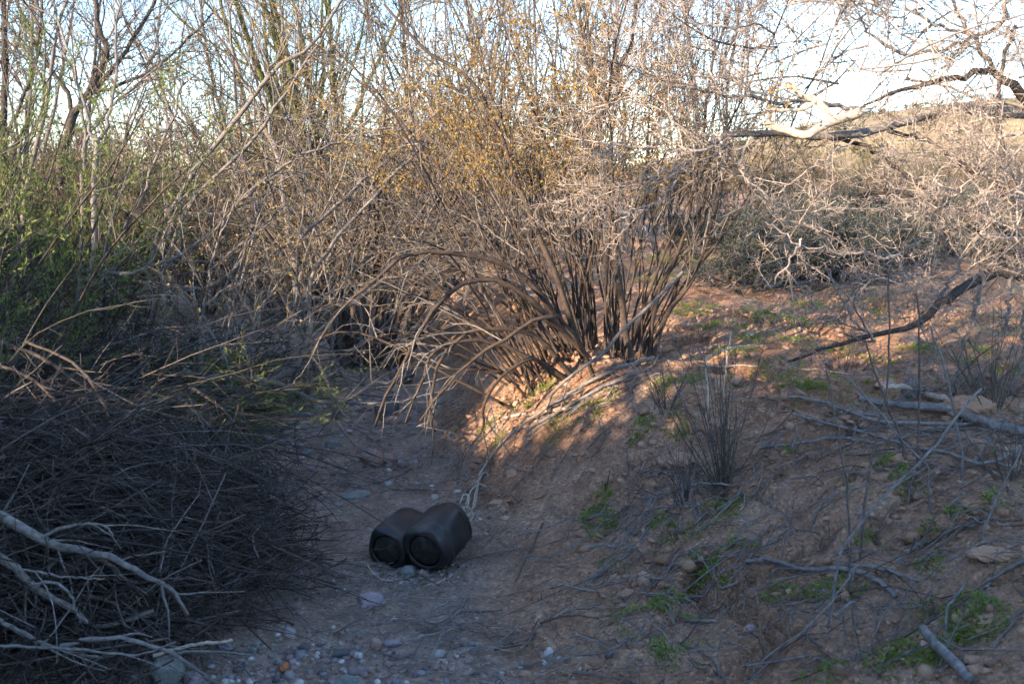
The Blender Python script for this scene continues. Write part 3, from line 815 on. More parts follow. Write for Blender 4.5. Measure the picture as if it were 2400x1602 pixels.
# ---- tan-leaved shrub leaning in from the left over the wash
def leaning_shrub():
    r = np.random.default_rng(41)
    base = gd(330, 900)
    root = thing('leaning_shrub', 'grey shrub with long diagonal stems and dry tan leaves, leaning over the wash', 'shrub', base)
    hand = [
        ([(300, 905, 5.6), (345, 640, 5.3), (407, 482, 5.2), (531, 303, 5.1), (651, 162, 5.0), (717, 117, 5.0), (800, 7, 5.0), (850, -60, 5.0)], 15, 7),
        ([(330, 900, 5.6), (390, 620, 5.2), (450, 480, 5.1), (590, 330, 5.0), (690, 190, 5.0), (770, 60, 5.0)], 13, 5),
        ([(280, 900, 5.6), (270, 640, 5.2), (296, 537, 5.2), (345, 430, 5.2), (390, 310, 5.2), (430, 190, 5.2)], 13, 5),
        ([(530, 975, 4.9), (620, 912, 4.8), (723, 816, 4.8), (727, 681, 4.8), (758, 599, 4.8), (830, 510, 4.8), (900, 440, 4.8), (1000, 330, 4.8)], 15, 6),
        ([(540, 965, 4.95), (654, 867, 4.9), (800, 733, 4.9), (900, 660, 4.9), (1010, 620, 4.9)], 12, 5),
        ([(150, 650, 4.9), (200, 633, 4.9), (300, 637, 4.8), (396, 612, 4.8), (489, 550, 4.8), (560, 470, 4.8), (640, 420, 4.8)], 12, 5),
        ([(320, 690, 4.9), (390, 668, 4.9), (470, 675, 4.9), (540, 640, 4.9), (590, 560, 4.9), (680, 470, 4.9)], 10, 5),
        ([(430, 870, 4.7), (520, 885, 4.7), (600, 888, 4.6), (660, 900, 4.6), (730, 935, 4.6), (800, 940, 4.6), (870, 905, 4.6), (940, 880, 4.6)], 17, 7),
        ([(480, 960, 4.7), (470, 760, 4.6), (490, 640, 4.6), (520, 540, 4.6), (535, 470, 4.6)], 9, 4),
        ([(560, 960, 4.7), (520, 830, 4.6), (470, 730, 4.6), (450, 690, 4.6)], 8, 4),
        ([(555, 950, 4.7), (590, 800, 4.6), (600, 720, 4.6)], 8, 4),
        ([(700, 560, 5.2), (790, 480, 5.2), (880, 400, 5.2), (960, 330, 5.2), (1050, 230, 5.2)], 11, 5),
        ([(560, 470, 5.0), (680, 380, 5.0), (800, 330, 5.0), (905, 300, 5.0)], 9, 4)]
    HP = np.stack([path(h[0], 18, 0.006, 50 + k) for k, h in enumerate(hand)])
    HR = np.stack([limb_rad(HP[k], h[1], h[2], 50 + k) for k, h in enumerate(hand)])
    for k in range(len(HP)):
        g = Geo(); g.tubes(HP[k:k + 1], HR[k:k + 1], 7); part('stem', g, M['bark_grey'], root)
    tw, lf = Geo(), Geo()
    n = 18                                             # more stems of the same clump, behind
    st = np.stack([r.uniform(-2.7, -0.9, n), r.uniform(5.4, 6.6, n), np.full(n, -0.03)], -1)
    lean = np.radians(r.uniform(-10, 48, n))
    d = np.stack([np.sin(lean), 0.2 * r.normal(size=n), np.cos(lean)], -1)
    P = grow(r, st, d, r.uniform(1.4, 2.7, n), 14, 0.11, (0.15, 0, 0.1)); Rr = taper(r.uniform(0.006, 0.012, n), np.full(n, 0.003), 15)
    for k in range(n):
        g = Geo(); g.tubes(P[k:k + 1], Rr[k:k + 1], 6); part('stem', g, M['bark_grey'], root)
    lv = twig_levels(r, HP, HR, [
        dict(n=10, t0=0.2, ang=0.7, l0=0.25, l1=0.75, seg=6, wig=0.12, trop=(0, 0, 0.1), r=0.0042),
        dict(n=6, t0=0.15, ang=0.7, l0=0.06, l1=0.28, seg=3, wig=0.18, r=0.0022)])
    lw = twig_levels(r, P, Rr, [
        dict(n=9, t0=0.2, ang=0.7, l0=0.25, l1=0.8, seg=6, wig=0.13, r=0.0042),
        dict(n=6, t0=0.15, ang=0.7, l0=0.06, l1=0.28, seg=3, wig=0.18, r=0.0022)])
    for L in (lv, lw):
        tw.tubes(L[0][0], L[0][1], 4); tw.tubes(L[1][0], L[1][1], 3)
        leaf_on(r, lf, L[1][0], L[1][1], 6, 0.022, 0.011, keep=0.45, zmin=0.7)
        leaf_on(r, lf, L[0][0], L[0][1], 6, 0.022, 0.011, keep=0.4, zmin=0.25)
    part('twigs', tw, M['bark_grey'], root, 'stuff'); part('leaves', lf, M['leaf_tan'], root, 'stuff', False)
leaning_shrub()

# ---- pale forked sapling and dark forked tree in the left thicket
def sapling(name, label, limbs, mat, seed, twig, n2=9, lsz=0.03):
    r = np.random.default_rng(seed)
    P0 = path(limbs[0][0], 18)
    g0 = P0[0].copy(); g0[2] = float(H(g0[0], g0[1]))
    root = thing(name, label, 'tree', g0)
    HP = np.stack([path(l[0], 18, 0.008, seed + k) for k, l in enumerate(limbs)]); HR = np.stack([limb_rad(HP[k], l[1], l[2], seed + k) for k, l in enumerate(limbs)])
    HP[0, 0] = g0 - np.array([0, 0, 0.05])
    for k in range(len(HP)):
        g = Geo(); g.tubes(HP[k:k + 1], HR[k:k + 1], 8); part('trunk' if k == 0 else 'limb', g, M[mat], root)
    tw, lf = Geo(), Geo()
    lv = twig_levels(r, HP[1:], HR[1:], [
        dict(n=n2 + 2, t0=0.15, ang=0.7, l0=0.4, l1=1.2, seg=7, wig=0.14, trop=(0, 0, 0.2), r=0.006),
        dict(n=8, t0=0.15, ang=0.65, l0=0.15, l1=0.5, seg=4, wig=0.16, r=0.0035)])
    tw.tubes(lv[0][0], lv[0][1], 4); tw.tubes(lv[1][0], lv[1][1], 3)
    leaf_on(r, lf, lv[1][0], lv[1][1], 4, lsz, lsz * 0.45, keep=0.3)
    part('branches', tw, M[twig], root, 'stuff'); part('leaves', lf, M['leaf_tan'], root, 'stuff', False)
sapling('forked_sapling', 'pale forked sapling standing upright beside the green shrub', [
    ([(214, 760, 8.0), (220, 560, 8.0), (222, 420, 8.0), (228, 322, 8.0)], 15, 13),
    ([(228, 325, 8.0), (245, 305, 8.0), (262, 240, 8.0), (270, 160, 8.0), (275, 60, 8.0), (290, -60, 8.0)], 11, 5),
    ([(228, 325, 8.0), (214, 312, 8.0), (200, 250, 8.0), (170, 150, 8.0), (130, 40, 8.0)], 10, 5)], 'bark_grey', 61, 'twig_brown', 7)
sapling('slim_sapling', 'slim straight sapling just left of the pale forked one', [
    ([(185, 760, 8.6), (190, 600, 8.6), (194, 450, 8.6), (200, 330, 8.6)], 12, 10),
    ([(200, 335, 8.6), (180, 200, 8.6), (140, 90, 8.6), (120, -40, 8.6)], 9, 4),
    ([(200, 335, 8.6), (250, 260, 8.6), (320, 200, 8.6), (380, 150, 8.6)], 7, 4)], 'bark_grey', 66, 'twig_brown', 7)
sapling('dark_forked_tree', 'dark tree whose thick limb forks against the sky', [
    ([(120, 760, 9.5), (130, 560, 9.5), (145, 380, 9.5), (172, 268, 9.5)], 26, 22),
    ([(172, 270, 9.5), (200, 225, 9.5), (245, 150, 9.5), (248, 105, 9.5), (228, 60, 9.5), (222, -40, 9.5)], 20, 11),
    ([(190, 235, 9.5), (230, 200, 9.5), (280, 140, 9.5), (330, 60, 9.5), (380, -30, 9.5)], 14, 7),
    ([(172, 270, 9.5), (150, 200, 9.5), (110, 150, 9.5), (60, 60, 9.5), (30, -30, 9.5)], 12, 7),
    ([(215, 220, 9.5), (330, 180, 9.5), (420, 110, 9.5), (500, 30, 9.5)], 9, 4)], 'bark_dark', 71, 'twig_brown', 11)
sapling('dark_forked_tree', 'dark straight trunk at the extreme left edge', [
    ([(4, 760, 8.8), (6, 560, 8.8), (4, 420, 8.8), (8, 330, 8.8)], 24, 20),
    ([(8, 335, 8.8), (10, 200, 8.8), (12, 100, 8.8), (6, -40, 8.8)], 18, 12),
    ([(8, 335, 8.8), (50, 240, 8.8), (90, 120, 8.8), (100, -30, 8.8)], 10, 6)], 'bark_dark', 76, 'twig_brown', 9)
sapling('dark_forked_tree', 'leaning bare tree whose bent trunk stands behind the tan-leaved stems', [
    ([(690, 640, 8.4), (668, 480, 8.4), (652, 370, 8.4), (620, 300, 8.4)], 13, 11),
    ([(620, 300, 8.4), (590, 220, 8.4), (560, 170, 8.4), (540, 90, 8.4), (545, -30, 8.4)], 10, 5),
    ([(640, 340, 8.4), (618, 200, 8.4), (660, 100, 8.4), (650, -30, 8.4)], 8, 4)], 'bark_grey', 81, 'twig_brown', 9)

# ---- green willowy shrub at the left
def green_shrub():
    r = np.random.default_rng(91)
    base = np.array(on(-2.45, 4.25))
    root = thing('willowy_shrub', 'bright green willowy shrub at the left edge, its top in the sun', 'shrub', base)
    n = 34
    st = base + np.stack([0.25 * r.normal(size=n), 0.2 * r.normal(size=n), np.full(n, -0.03)], -1)
    lean = np.radians(r.uniform(-22, 34, n))
    d = np.stack([np.sin(lean), 0.22 * r.normal(size=n), np.cos(lean)], -1)
    P = grow(r, st, d, r.uniform(1.1, 2.0, n), 12, 0.06, (0.1, 0, -0.05)); Rr = taper(r.uniform(0.006, 0.012, n), np.full(n, 0.0028), 13)
    m = 26                                              # low branches sweeping right over the brush
    st2 = base + np.stack([0.3 * r.random(m), 0.3 * r.normal(size=m) + 0.1, np.full(m, 0.05)], -1)
    d2 = np.stack([np.full(m, 1.0), r.uniform(-0.45, 0.25, m), r.uniform(0.04, 0.36, m)], -1)
    P2 = grow(r, st2, d2, r.uniform(0.9, 1.5, m), 14, 0.08, np.stack([np.full(m, 0.2), np.zeros(m), r.uniform(-0.9, -0.3, m)], -1)); R2 = taper(r.uniform(0.005, 0.010, m), np.full(m, 0.0025), 15)
    for A, B in ((P, Rr), (P2, R2)):
        for k in range(len(A)):
            g = Geo(); g.tubes(A[k:k + 1], B[k:k + 1], 6); part('stem', g, M['bark_dark'], root)
    tw, lf = Geo(), Geo()
    l1 = twig_levels(r, P, Rr, [
        dict(n=9, t0=0.25, ang=0.5, l0=0.25, l1=0.6, seg=5, wig=0.10, trop=(0, 0, 0.2), r=0.0032),
        dict(n=6, t0=0.1, ang=0.5, l0=0.08, l1=0.25, seg=3, wig=0.12, trop=(0, 0, 0.2), r=0.0016)])
    l2 = twig_levels(r, P2, R2, [
        dict(n=8, t0=0.3, ang=0.55, l0=0.2, l1=0.6, seg=5, wig=0.12, trop=(0, 0, -0.2), r=0.003),
        dict(n=6, t0=0.1, ang=0.5, l0=0.08, l1=0.25, seg=3, wig=0.14, r=0.0014)])
    for L, kp in ((l1, 1.0), (l2, 0.9)):
        tw.tubes(L[0][0], L[0][1], 3); tw.tubes(L[1][0], L[1][1], 3)
        leaf_on(r, lf, L[1][0], L[1][1], 10 if kp == 1 else 14, 0.026 if kp == 1 else 0.024, 0.0065 if kp == 1 else 0.004, keep=kp, ang=0.55)
        if kp == 1: leaf_on(r, lf, L[0][0], L[0][1], 9, 0.026, 0.0055, keep=0.7, ang=0.6)
    part('twigs', tw, M['twig_dark'], root, 'stuff'); part('leaves', lf, M['leaf_green'], root, 'stuff', False)
green_shrub()

# ---- brush pile of dead twigs at the lower left
def brush_pile():
    r = np.random.default_rng(101)
    g = Geo()
    for (c, rad, n, l0, l1, sh) in (((-1.72, 3.12, 0.0), (1.02, 0.92, 0.60), 8200, 0.12, 0.55, 4.0), ((-2.05, 4.10, 0.0), (0.62, 0.60, 0.34), 1700, 0.3, 0.8, 3.0)):
        q = nrm(r.normal(size=(n, 3))); q[:, 2] = np.abs(q[:, 2])
        p = np.array(c) + q * np.array(rad) * (r.random((n, 1)) ** (1 / sh))
        p[:, 2] = np.maximum(p[:, 2], H(p[:, 0], p[:, 1]) + 0.01)
        d = nrm(np.stack([r.normal(size=n), 0.7 * r.normal(size=n), 0.38 * r.normal(size=n)], -1))
        ln = r.uniform(l0, l1, n) * (0.6 + 0.8 * r.random(n))
        pp = grow(r, p - d * ln[:, None] * 0.5, d, ln, 4, 0.16, (0, 0, -0.1))
        pp[:, :, 2] = np.maximum(pp[:, :, 2], 0.0)
        g.tubes(pp, taper(np.exp(r.normal(-6.15, 0.42, n)), np.full(n, 0.0009), 5), 3)
    # long twigs sweeping down to the right
    for (c, rad, n) in (((-2.35, 4.9, 0.0), (1.1, 0.7, 0.75), 1700), ((-1.9, 5.7, 0.0), (0.9, 0.5, 0.5), 700)):
        q = nrm(r.normal(size=(n, 3))); q[:, 2] = np.abs(q[:, 2])
        p = np.array(c) + q * np.array(rad) * (r.random((n, 1)) ** 0.4)
        d = nrm(np.stack([r.normal(size=n), 0.7 * r.normal(size=n), 0.55 * r.normal(size=n)], -1)); ln = r.uniform(0.3, 0.8, n)
        pp = grow(r, p - d * ln[:, None] * 0.5, d, ln, 5, 0.14, (0, 0, -0.1)); pp[:, :, 2] = np.maximum(pp[:, :, 2], 0.0)
        g.tubes(pp, taper(np.exp(r.normal(-6.0, 0.4, n)), np.full(n, 0.001), 6), 3)
    n = 380
    p = np.stack([r.uniform(-3.0, -1.6, n), r.uniform(2.7, 4.5, n), 0.12 + 0.30 * r.random(n)], -1)
    d = nrm(np.stack([r.uniform(0.5, 1.0, n), r.normal(-0.15, 0.5, n), r.normal(0.05, 0.25, n)], -1))
    pp = grow(r, p, d, r.uniform(0.6, 1.5, n), 9, 0.085, (0, 0, -0.55))
    pp[:, :, 2] = np.maximum(pp[:, :, 2], 0.015)
    rr = taper(np.exp(r.normal(-5.55, 0.35, n)), np.full(n, 0.0012), 10)
    g.tubes(pp, rr, 4)
    lv = twig_levels(r, pp, rr, [dict(n=6, t0=0.2, ang=0.6, l0=0.12, l1=0.4, seg=4, wig=0.14, trop=(0, 0, -0.2), r=0.0022)])
    g.tubes(lv[0][0], lv[0][1], 3)
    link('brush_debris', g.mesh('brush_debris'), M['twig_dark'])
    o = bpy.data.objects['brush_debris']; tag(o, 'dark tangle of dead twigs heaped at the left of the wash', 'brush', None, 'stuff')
brush_pile()

def dead_branch(label, pts, w0, w1, mat='wood_weathered', name='dead_branch', group=None, seed=0, lift=0.0, forks=0, K=8, amt=0.09, flen=0.25):
    P = path(pts, 22, 0.0016, seed)
    P[:, 2] += lift
    Rr = limb_rad(P, w0, w1, seed, amt)
    on_g = len(pts[0]) == 2
    if on_g: P[:, 2] = np.maximum(P[:, 2], H(P[:, 0], P[:, 1])) + Rr * 0.6
    base = P[len(P) // 2].copy() if on_g else P[0].copy()
    g = Geo(); g.tubes(P[None], Rr[None], K)
    if forks:
        r = np.random.default_rng(seed + 3)
        lv = twig_levels(r, P[None], Rr[None], [dict(n=forks, t0=0.15, ang=0.7, l0=flen * 0.5, l1=flen * 1.3, seg=5, wig=0.14, trop=(0, 0, -0.1), r=0.004)])
        e = thing(name, label, 'branch', base, group)
        part('limb', g, M[mat], e)
        for k in range(len(lv[0][0])):
            gg = Geo(); gg.tubes(lv[0][0][k:k + 1], lv[0][1][k:k + 1], 5); part('side_twig', gg, M[mat], e)
        return e
    return single(name, g, M[mat], base, label, 'branch', group)

GB = 'pale dead branches of the brush pile'
D = 2.62
def dd(pts, d0, d1=None):
    d1 = d0 if d1 is None else d1
    return [(p[0], p[1], d0 + (d1 - d0) * k / (len(pts) - 1)) for k, p in enumerate(pts)]
dead_branch('thickest pale branch curving down across the top of the brush pile', dd([(-60, 1190), (0, 1209), (83, 1254), (138, 1281), (242, 1299), (294, 1323), (363, 1361), (400, 1380), (440, 1440)], 2.62, 2.75), 27, 9, 'wood_weathered', group=GB, seed=1, forks=6)
dead_branch('second thick branch, dipping into the brush pile below the top one', dd([(-50, 1275), (0, 1302), (45, 1340), (75, 1370), (120, 1402), (170, 1424), (210, 1460), (250, 1466), (310, 1450), (360, 1430)], 2.58, 2.7), 22, 9, 'bark_grey', group=GB, seed=2, forks=5)
dead_branch('short grey branch slanting into the lower left corner brush', dd([(-30, 1440), (0, 1455), (60, 1485), (110, 1510), (180, 1530), (235, 1540)], 2.5, 2.55), 14, 7, group=GB, seed=3, forks=3)
dead_branch('long thin bleached stick running level along the bottom of the brush', dd([(-40, 1512), (0, 1512), (100, 1515), (190, 1520), (280, 1532), (350, 1528), (412, 1503)], 2.45, 2.5), 9, 4, group=GB, seed=4, forks=3)
dead_branch('arched branch reaching from the brush down to the gravel corner', dd([(140, 1512), (230, 1496), (300, 1498), (390, 1525), (450, 1560), (490, 1590), (540, 1612)], 2.5, 2.6), 12, 7, group=GB, seed=5, forks=2)
dead_branch('thin forked twig arching above the thickest brush branch', dd([(95, 1258), (150, 1235), (210, 1225), (250, 1235), (264, 1256)], 2.6), 8, 4, group=GB, seed=6, forks=2)
dead_branch('hooked stick hanging down between the two thick brush branches', dd([(75, 1366), (130, 1366), (165, 1392), (177, 1430), (205, 1460)], 2.5), 8, 5, group=GB, seed=7)
dead_branch('straight twig crossing the middle of the brush pile', dd([(40, 1330), (110, 1345), (170, 1352), (245, 1356)], 2.5), 7, 3, group=GB, seed=8, forks=2)
dead_branch('bark-flecked stub poking out of the brush towards the gravel', dd([(360, 1535), (440, 1512), (500, 1505), (545, 1498)], 2.68), 10, 7, 'wood_bleached', group=GB, seed=9)
dead_branch('rusty brown branch dropping behind the thickest brush branch', dd([(205, 1300), (260, 1325), (290, 1352), (310, 1385), (330, 1420)], 2.75), 11, 6, 'bark_brown', group=GB, seed=10, forks=2)
dead_branch('low pale stick at the gravel edge of the brush', dd([(370, 1545), (420, 1530), (470, 1524), (560, 1530), (600, 1536)], 2.62), 7, 4, group=GB, seed=11)
dead_branch('dark bent branch lying low below the second thick branch', dd([(210, 1395), (260, 1410), (310, 1435), (400, 1445), (470, 1450), (560, 1430)], 2.75, 2.95), 9, 5, 'bark_grey', group=GB, seed=12, forks=3)
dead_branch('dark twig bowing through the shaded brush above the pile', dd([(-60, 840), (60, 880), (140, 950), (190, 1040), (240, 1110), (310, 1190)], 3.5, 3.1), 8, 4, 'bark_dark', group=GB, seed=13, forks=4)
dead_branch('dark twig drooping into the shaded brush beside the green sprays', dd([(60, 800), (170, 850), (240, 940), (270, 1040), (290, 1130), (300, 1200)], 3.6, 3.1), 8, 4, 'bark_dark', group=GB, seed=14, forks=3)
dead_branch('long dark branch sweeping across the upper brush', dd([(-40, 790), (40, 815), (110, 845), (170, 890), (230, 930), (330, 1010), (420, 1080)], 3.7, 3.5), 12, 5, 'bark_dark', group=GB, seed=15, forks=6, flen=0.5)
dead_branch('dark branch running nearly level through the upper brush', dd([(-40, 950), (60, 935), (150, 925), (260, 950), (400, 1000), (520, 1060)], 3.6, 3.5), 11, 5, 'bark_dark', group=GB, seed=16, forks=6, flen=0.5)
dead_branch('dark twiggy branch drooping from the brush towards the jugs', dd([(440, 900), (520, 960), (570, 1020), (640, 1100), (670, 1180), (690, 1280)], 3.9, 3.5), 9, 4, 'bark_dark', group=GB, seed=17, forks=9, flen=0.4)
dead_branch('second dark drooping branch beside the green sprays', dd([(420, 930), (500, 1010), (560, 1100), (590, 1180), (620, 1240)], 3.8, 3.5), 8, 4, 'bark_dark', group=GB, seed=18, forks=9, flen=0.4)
dead_branch('pale arched twig over the stones of the wash', dd([(760, 880), (800, 960), (850, 1000), (920, 1020), (1010, 985)], 4.6, 4.5), 8, 4, 'bark_grey', group=GB, seed=19, forks=4, flen=0.3)
dead_branch('thin pale twig dipping over the large pink stones', dd([(790, 985), (830, 1040), (890, 1070), (970, 1075), (1060, 1060)], 4.4, 4.3), 7, 3, 'bark_grey', group=GB, seed=20, forks=3, flen=0.3)

# ---- fallen wood on the bank
GF = 'fallen dead wood on the earth bank'
dead_branch('thick silvery fallen limb on the bank at the right', [(2010, 957), (2082, 967), (2151, 978), (2203, 984), (2254, 998), (2323, 1022), (2440, 1050)], 14, 26, group=GF, seed=31, forks=3, lift=0.03)
dead_branch('slimmer grey limb lying alongside the thick silvery one', [(2065, 948), (2120, 955), (2170, 964), (2213, 976)], 12, 15, 'wood_bleached', group=GF, seed=32, lift=0.06)
dead_branch('long bent grey branch in front of the silvery limb', [(1844, 943), (1927, 956), (1962, 973), (1996, 991), (2048, 1003), (2099, 1007), (2254, 1012), (2357, 1000)], 7, 11, group=GF, seed=33, forks=4, lift=0.02)
dead_branch('pale stick lying level at the left end of the fallen wood', [(1779, 1064), (1875, 1050), (1944, 1040), (2013, 1043), (2070, 1050)], 7, 6, group=GF, seed=34, forks=2, lift=0.01)
dead_branch('straight grey stick slanting under the fallen wood', [(1855, 985), (1944, 1009), (2030, 1033), (2116, 1060)], 6, 7, group=GF, seed=35, forks=3, lift=0.02)
dead_branch('grey stick crossing the end of the fallen wood near the right edge', [(2130, 1070), (2220, 1085), (2300, 1110), (2390, 1080)], 6, 12, group=GF, seed=36, forks=3, lift=0.03)
dead_branch('long branch lying across the lower right bank', [(1745, 1326), (1814, 1333), (1894, 1347), (1980, 1350), (2032, 1364), (2067, 1381), (2098, 1413)], 10, 13, group=GF, seed=37, lift=0.01)
dead_branch('thin branch forking off the one across the lower right bank', [(1991, 1343), (2049, 1350), (2100, 1364), (2150, 1384)], 9, 7, group=GF, seed=38, lift=0.02)
dead_branch('stout split grey log end at the bottom right', [(2162, 1500), (2180, 1522), (2201, 1546), (2270, 1615)], 21, 26, group=GF, seed=39, lift=0.02, amt=0.03)
dead_branch('short grey twig on the green patch of the lower bank', [(1590, 1402), (1652, 1400), (1700, 1388), (1731, 1378)], 5, 6, group=GF, seed=40)
dead_branch('small forked white twig low on the bank', [(1590, 1508), (1648, 1537), (1676, 1558), (1686, 1598)], 5, 6, group=GF, seed=41, forks=2, flen=0.14)
dead_branch('upright broken twig on the lower right bank', [(2215, 1499), (2219, 1447), (2240, 1415), (2264, 1385)], 6, 6, group=GF, seed=42, lift=0.02)
dead_branch('dark root end sticking out of the soil at the right edge', [(2300, 1376), (2360, 1354), (2420, 1325)], 7, 11, 'bark_grey', group=GF, seed=43)
dead_branch('pale straight stick on the ground below the jugs', [(1020, 1490), (1060, 1450), (1097, 1405)], 4, 5, group=GF, seed=44)
dead_branch('thin forked stick crossing the pale one below the jugs', [(962, 1461), (1010, 1447), (1076, 1437), (1177, 1430)], 4, 3, 'bark_grey', group=GF, seed=45, forks=2, flen=0.12)
dead_branch('short chunk of rotten bark on the ground below the jugs', [(1056, 1523), (1090, 1514), (1124, 1516)], 9, 9, group=GF, seed=46, amt=0.2)
dead_branch('dark thin stick pointing down the slope right of the jugs', [(1208, 1367), (1229, 1316), (1252, 1270), (1273, 1229)], 4, 4, 'bark_brown', group=GF, seed=47)
dead_branch('bent twig climbing the slope right of the jugs', [(1353, 1381), (1430, 1330), (1488, 1288), (1519, 1240), (1581, 1219)], 4, 5, group=GF, seed=48, forks=2, flen=0.15)
dead_branch('curved dark twig standing in the gravel left of the jugs', dd([(740, 1177), (731, 1253), (750, 1309), (798, 1326)], 3.5, 3.5), 4, 6, 'bark_grey', group=GF, seed=49)
dead_branch('curled pale root on the slope below the sunlit patch', [(1520, 1120), (1560, 1110), (1600, 1125), (1640, 1150)], 8, 6, group=GF, seed=50, forks=3, flen=0.2)
dead_branch('grey stick lying under the dry stalks', [(1500, 1175), (1580, 1150), (1650, 1140), (1720, 1150)], 7, 6, group=GF, seed=51, forks=3, flen=0.2)
dead_branch('bundle stick at the sunlit foot of the large bush', [(1290, 965), (1340, 935), (1420, 890), (1530, 850)], 8, 10, 'bark_grey', group=GF, seed=52, forks=3, lift=0.02)
dead_branch('grey stick lying just below the sunlit foot of the large bush', [(1240, 1010), (1310, 975), (1400, 925), (1500, 880)], 7, 9, group=GF, seed=53, forks=3, lift=0.01)
dead_branch('thin stick at the lower edge of the sunlit patch', [(1180, 985), (1260, 975), (1330, 965), (1380, 950)], 5, 6, 'wood_bleached', group=GF, seed=54, lift=0.01)
dead_branch('long thin stalk lying on the flat behind the fallen wood', [(1640, 860), (1760, 860), (1900, 870), (2000, 880)], 4, 4, 'wood_bleached', group=GF, seed=55)

# long dead stick propped through the bush, its foot by the jugs
def long_stick():
    pts = [(1600, 637, 4.15), (1523, 716, 4.12), (1454, 778, 4.1), (1416, 826, 4.1), (1351, 871, 4.12), (1296, 919, 4.2), (1279, 957, 4.25), (1227, 991, 4.3)]
    low = []
    for q in ((1165, 1062), (1130, 1120), (1112, 1160)):
        g = gd(*q); low.append(g + np.array([0, 0, 0.02]))
    P = spline([at(*p) for p in pts] + low, 26)
    g = Geo(); g.tubes(P[None], limb_rad(P, 9, 6, 5)[None], 8)
    P2 = path([(1279, 957, 4.25), (1340, 925, 4.3), (1400, 905, 4.35)], 10)
    e = thing('dead_branch', 'long grey stick propped through the large bush with its foot by the jugs', 'branch', P[-1], GF)
    part('limb', g, M['bark_grey'], e)
    g = Geo(); g.tubes(P2[None], limb_rad(P2, 8, 6, 6)[None], 7); part('side_twig', g, M['wood_weathered'], e)
long_stick()
def leaning_stalk(label, pts, w0, w1, mat='wood_weathered', seed=0, name='dry_stalk', group='dry stalks on the bank'):
    P = path(pts, 16, 0.002, seed)
    b = P[0].copy(); b[2] = float(H(b[0], b[1])); P[0] = b - np.array([0, 0, 0.02])
    g = Geo(); g.tubes(P[None], limb_rad(P, w0, w1, seed)[None], 6)
    single(name, g, M[mat], b, label, 'stalk', group)
leaning_stalk('long pale stalk leaning up to the right from the lower bank', [(1946, 1354, 2.60), (1998, 1254, 2.62), (2084, 1150, 2.64), (2181, 1060, 2.66), (2230, 991, 2.68), (2300, 910, 2.7)], 7, 6, seed=1)
leaning_stalk('long thin stalk slanting to the bottom of the picture on the lower bank', [(1731, 1585, 2.35), (1894, 1464, 2.42), (1973, 1378, 2.5), (2011, 1322, 2.55)], 4, 5, 'bark_grey', seed=2)
leaning_stalk('upright reddish stalk in front of the fallen wood', [(1994, 1316, 2.7), (1991, 1233, 2.72), (1972, 1060, 2.75), (1950, 930, 2.8), (1935, 860, 2.8)], 6, 3, 'bark_brown', 3)
leaning_stalk('thin stalk leaning right beside the upright reddish one', [(2020, 1225, 2.85), (2046, 1060, 2.9), (2075, 930, 2.9), (2085, 800, 2.9), (2083, 645, 2.9)], 6, 4, 'bark_brown', 4)
leaning_stalk('straight dark stalk rising before the silvery limb', [(2150, 1080, 3.1), (2153, 1005, 3.1), (2156, 870, 3.1), (2154, 735, 3.1), (2146, 690, 3.1)], 6, 4, 'bark_brown', 5)
leaning_stalk('dark stalk leaning left over the silvery limb', [(2120, 1055, 3.2), (2106, 1012, 3.2), (2058, 888, 3.2), (2027, 795, 3.2)], 6, 4, 'bark_brown', 6)
leaning_stalk('grey stalk leaning left from the right end of the fallen wood', [(2258, 1080, 3.0), (2251, 1046, 3.0), (2220, 892, 3.0), (2182, 764, 3.0)], 7, 5, 'bark_grey', 7)
leaning_stalk('pale straw stalk crossing in front of the fallen wood', [(2190, 1100, 2.9), (2120, 1040, 2.9), (2040, 940, 2.9), (1985, 885, 2.9)], 5, 4, 'wood_weathered', 8)
leaning_stalk('slanting straw at the right edge over the fallen wood', [(2300, 1260, 2.7), (2330, 1180, 2.7), (2390, 1060, 2.7), (2420, 980, 2.7)], 6, 4, 'wood_weathered', 9)
leaning_stalk('thin pale stem standing on the flat by the path', [(1698, 905, 3.9), (1705, 830, 3.9), (1714, 780, 3.9)], 6, 4, 'wood_bleached', 10)
leaning_stalk('crooked pale stem beside the thin one on the flat', [(1662, 960, 3.7), (1655, 860, 3.7), (1662, 836, 3.7), (1712, 815, 3.7), (1776, 808, 3.8)], 5, 3, 'wood_bleached', 11)

def dry_weed(label, px, py, n, hgt, spread, seed):
    r = np.random.default_rng(seed)
    b = gd(px, py)
    e = thing('dry_weed', label, 'weed', b, 'dry stalky weeds on the bank')
    a = r.uniform(0, 6.28, n); tl = np.abs(r.normal(0, spread, n))
    d = np.stack([np.cos(a) * np.sin(tl), np.sin(a) * np.sin(tl), np.cos(tl)], -1)
    P = grow(r, b + d * np.array([0.05, 0.05, 0]) - np.array([0, 0, 0.02]), d, r.uniform(0.35, 1.1, n) * hgt, 8, 0.05)
    Rr = taper(r.uniform(0.0016, 0.003, n), np.full(n, 0.0008), 9)
    for k in range(n):
        g = Geo(); g.tubes(P[k:k + 1], Rr[k:k + 1], 4); part('stalk', g, M['bark_brown'], e)
    lv = twig_levels(r, P, Rr, [dict(n=4, t0=0.1, ang=0.5, l0=0.06, l1=0.22, seg=4, wig=0.12, r=0.0013)])
    g = Geo(); g.tubes(lv[0][0], lv[0][1], 3); part('twigs', g, M['twig_brown'], e, 'stuff')
dry_weed('bushy clump of thin dark stalks on the slope', 1695, 1130, 30, 0.62, 0.40, 1)
dry_weed('low dry tuft of stalks just below the bushy clump', 1610, 1175, 16, 0.22, 0.7, 2)
dry_weed('sparse stalks at the right edge above the fallen wood', 2330, 960, 18, 0.45, 0.5, 3)
dry_weed('thin weed on the flat in front of the grey low shrub', 1985, 870, 14, 0.25, 0.5, 4)
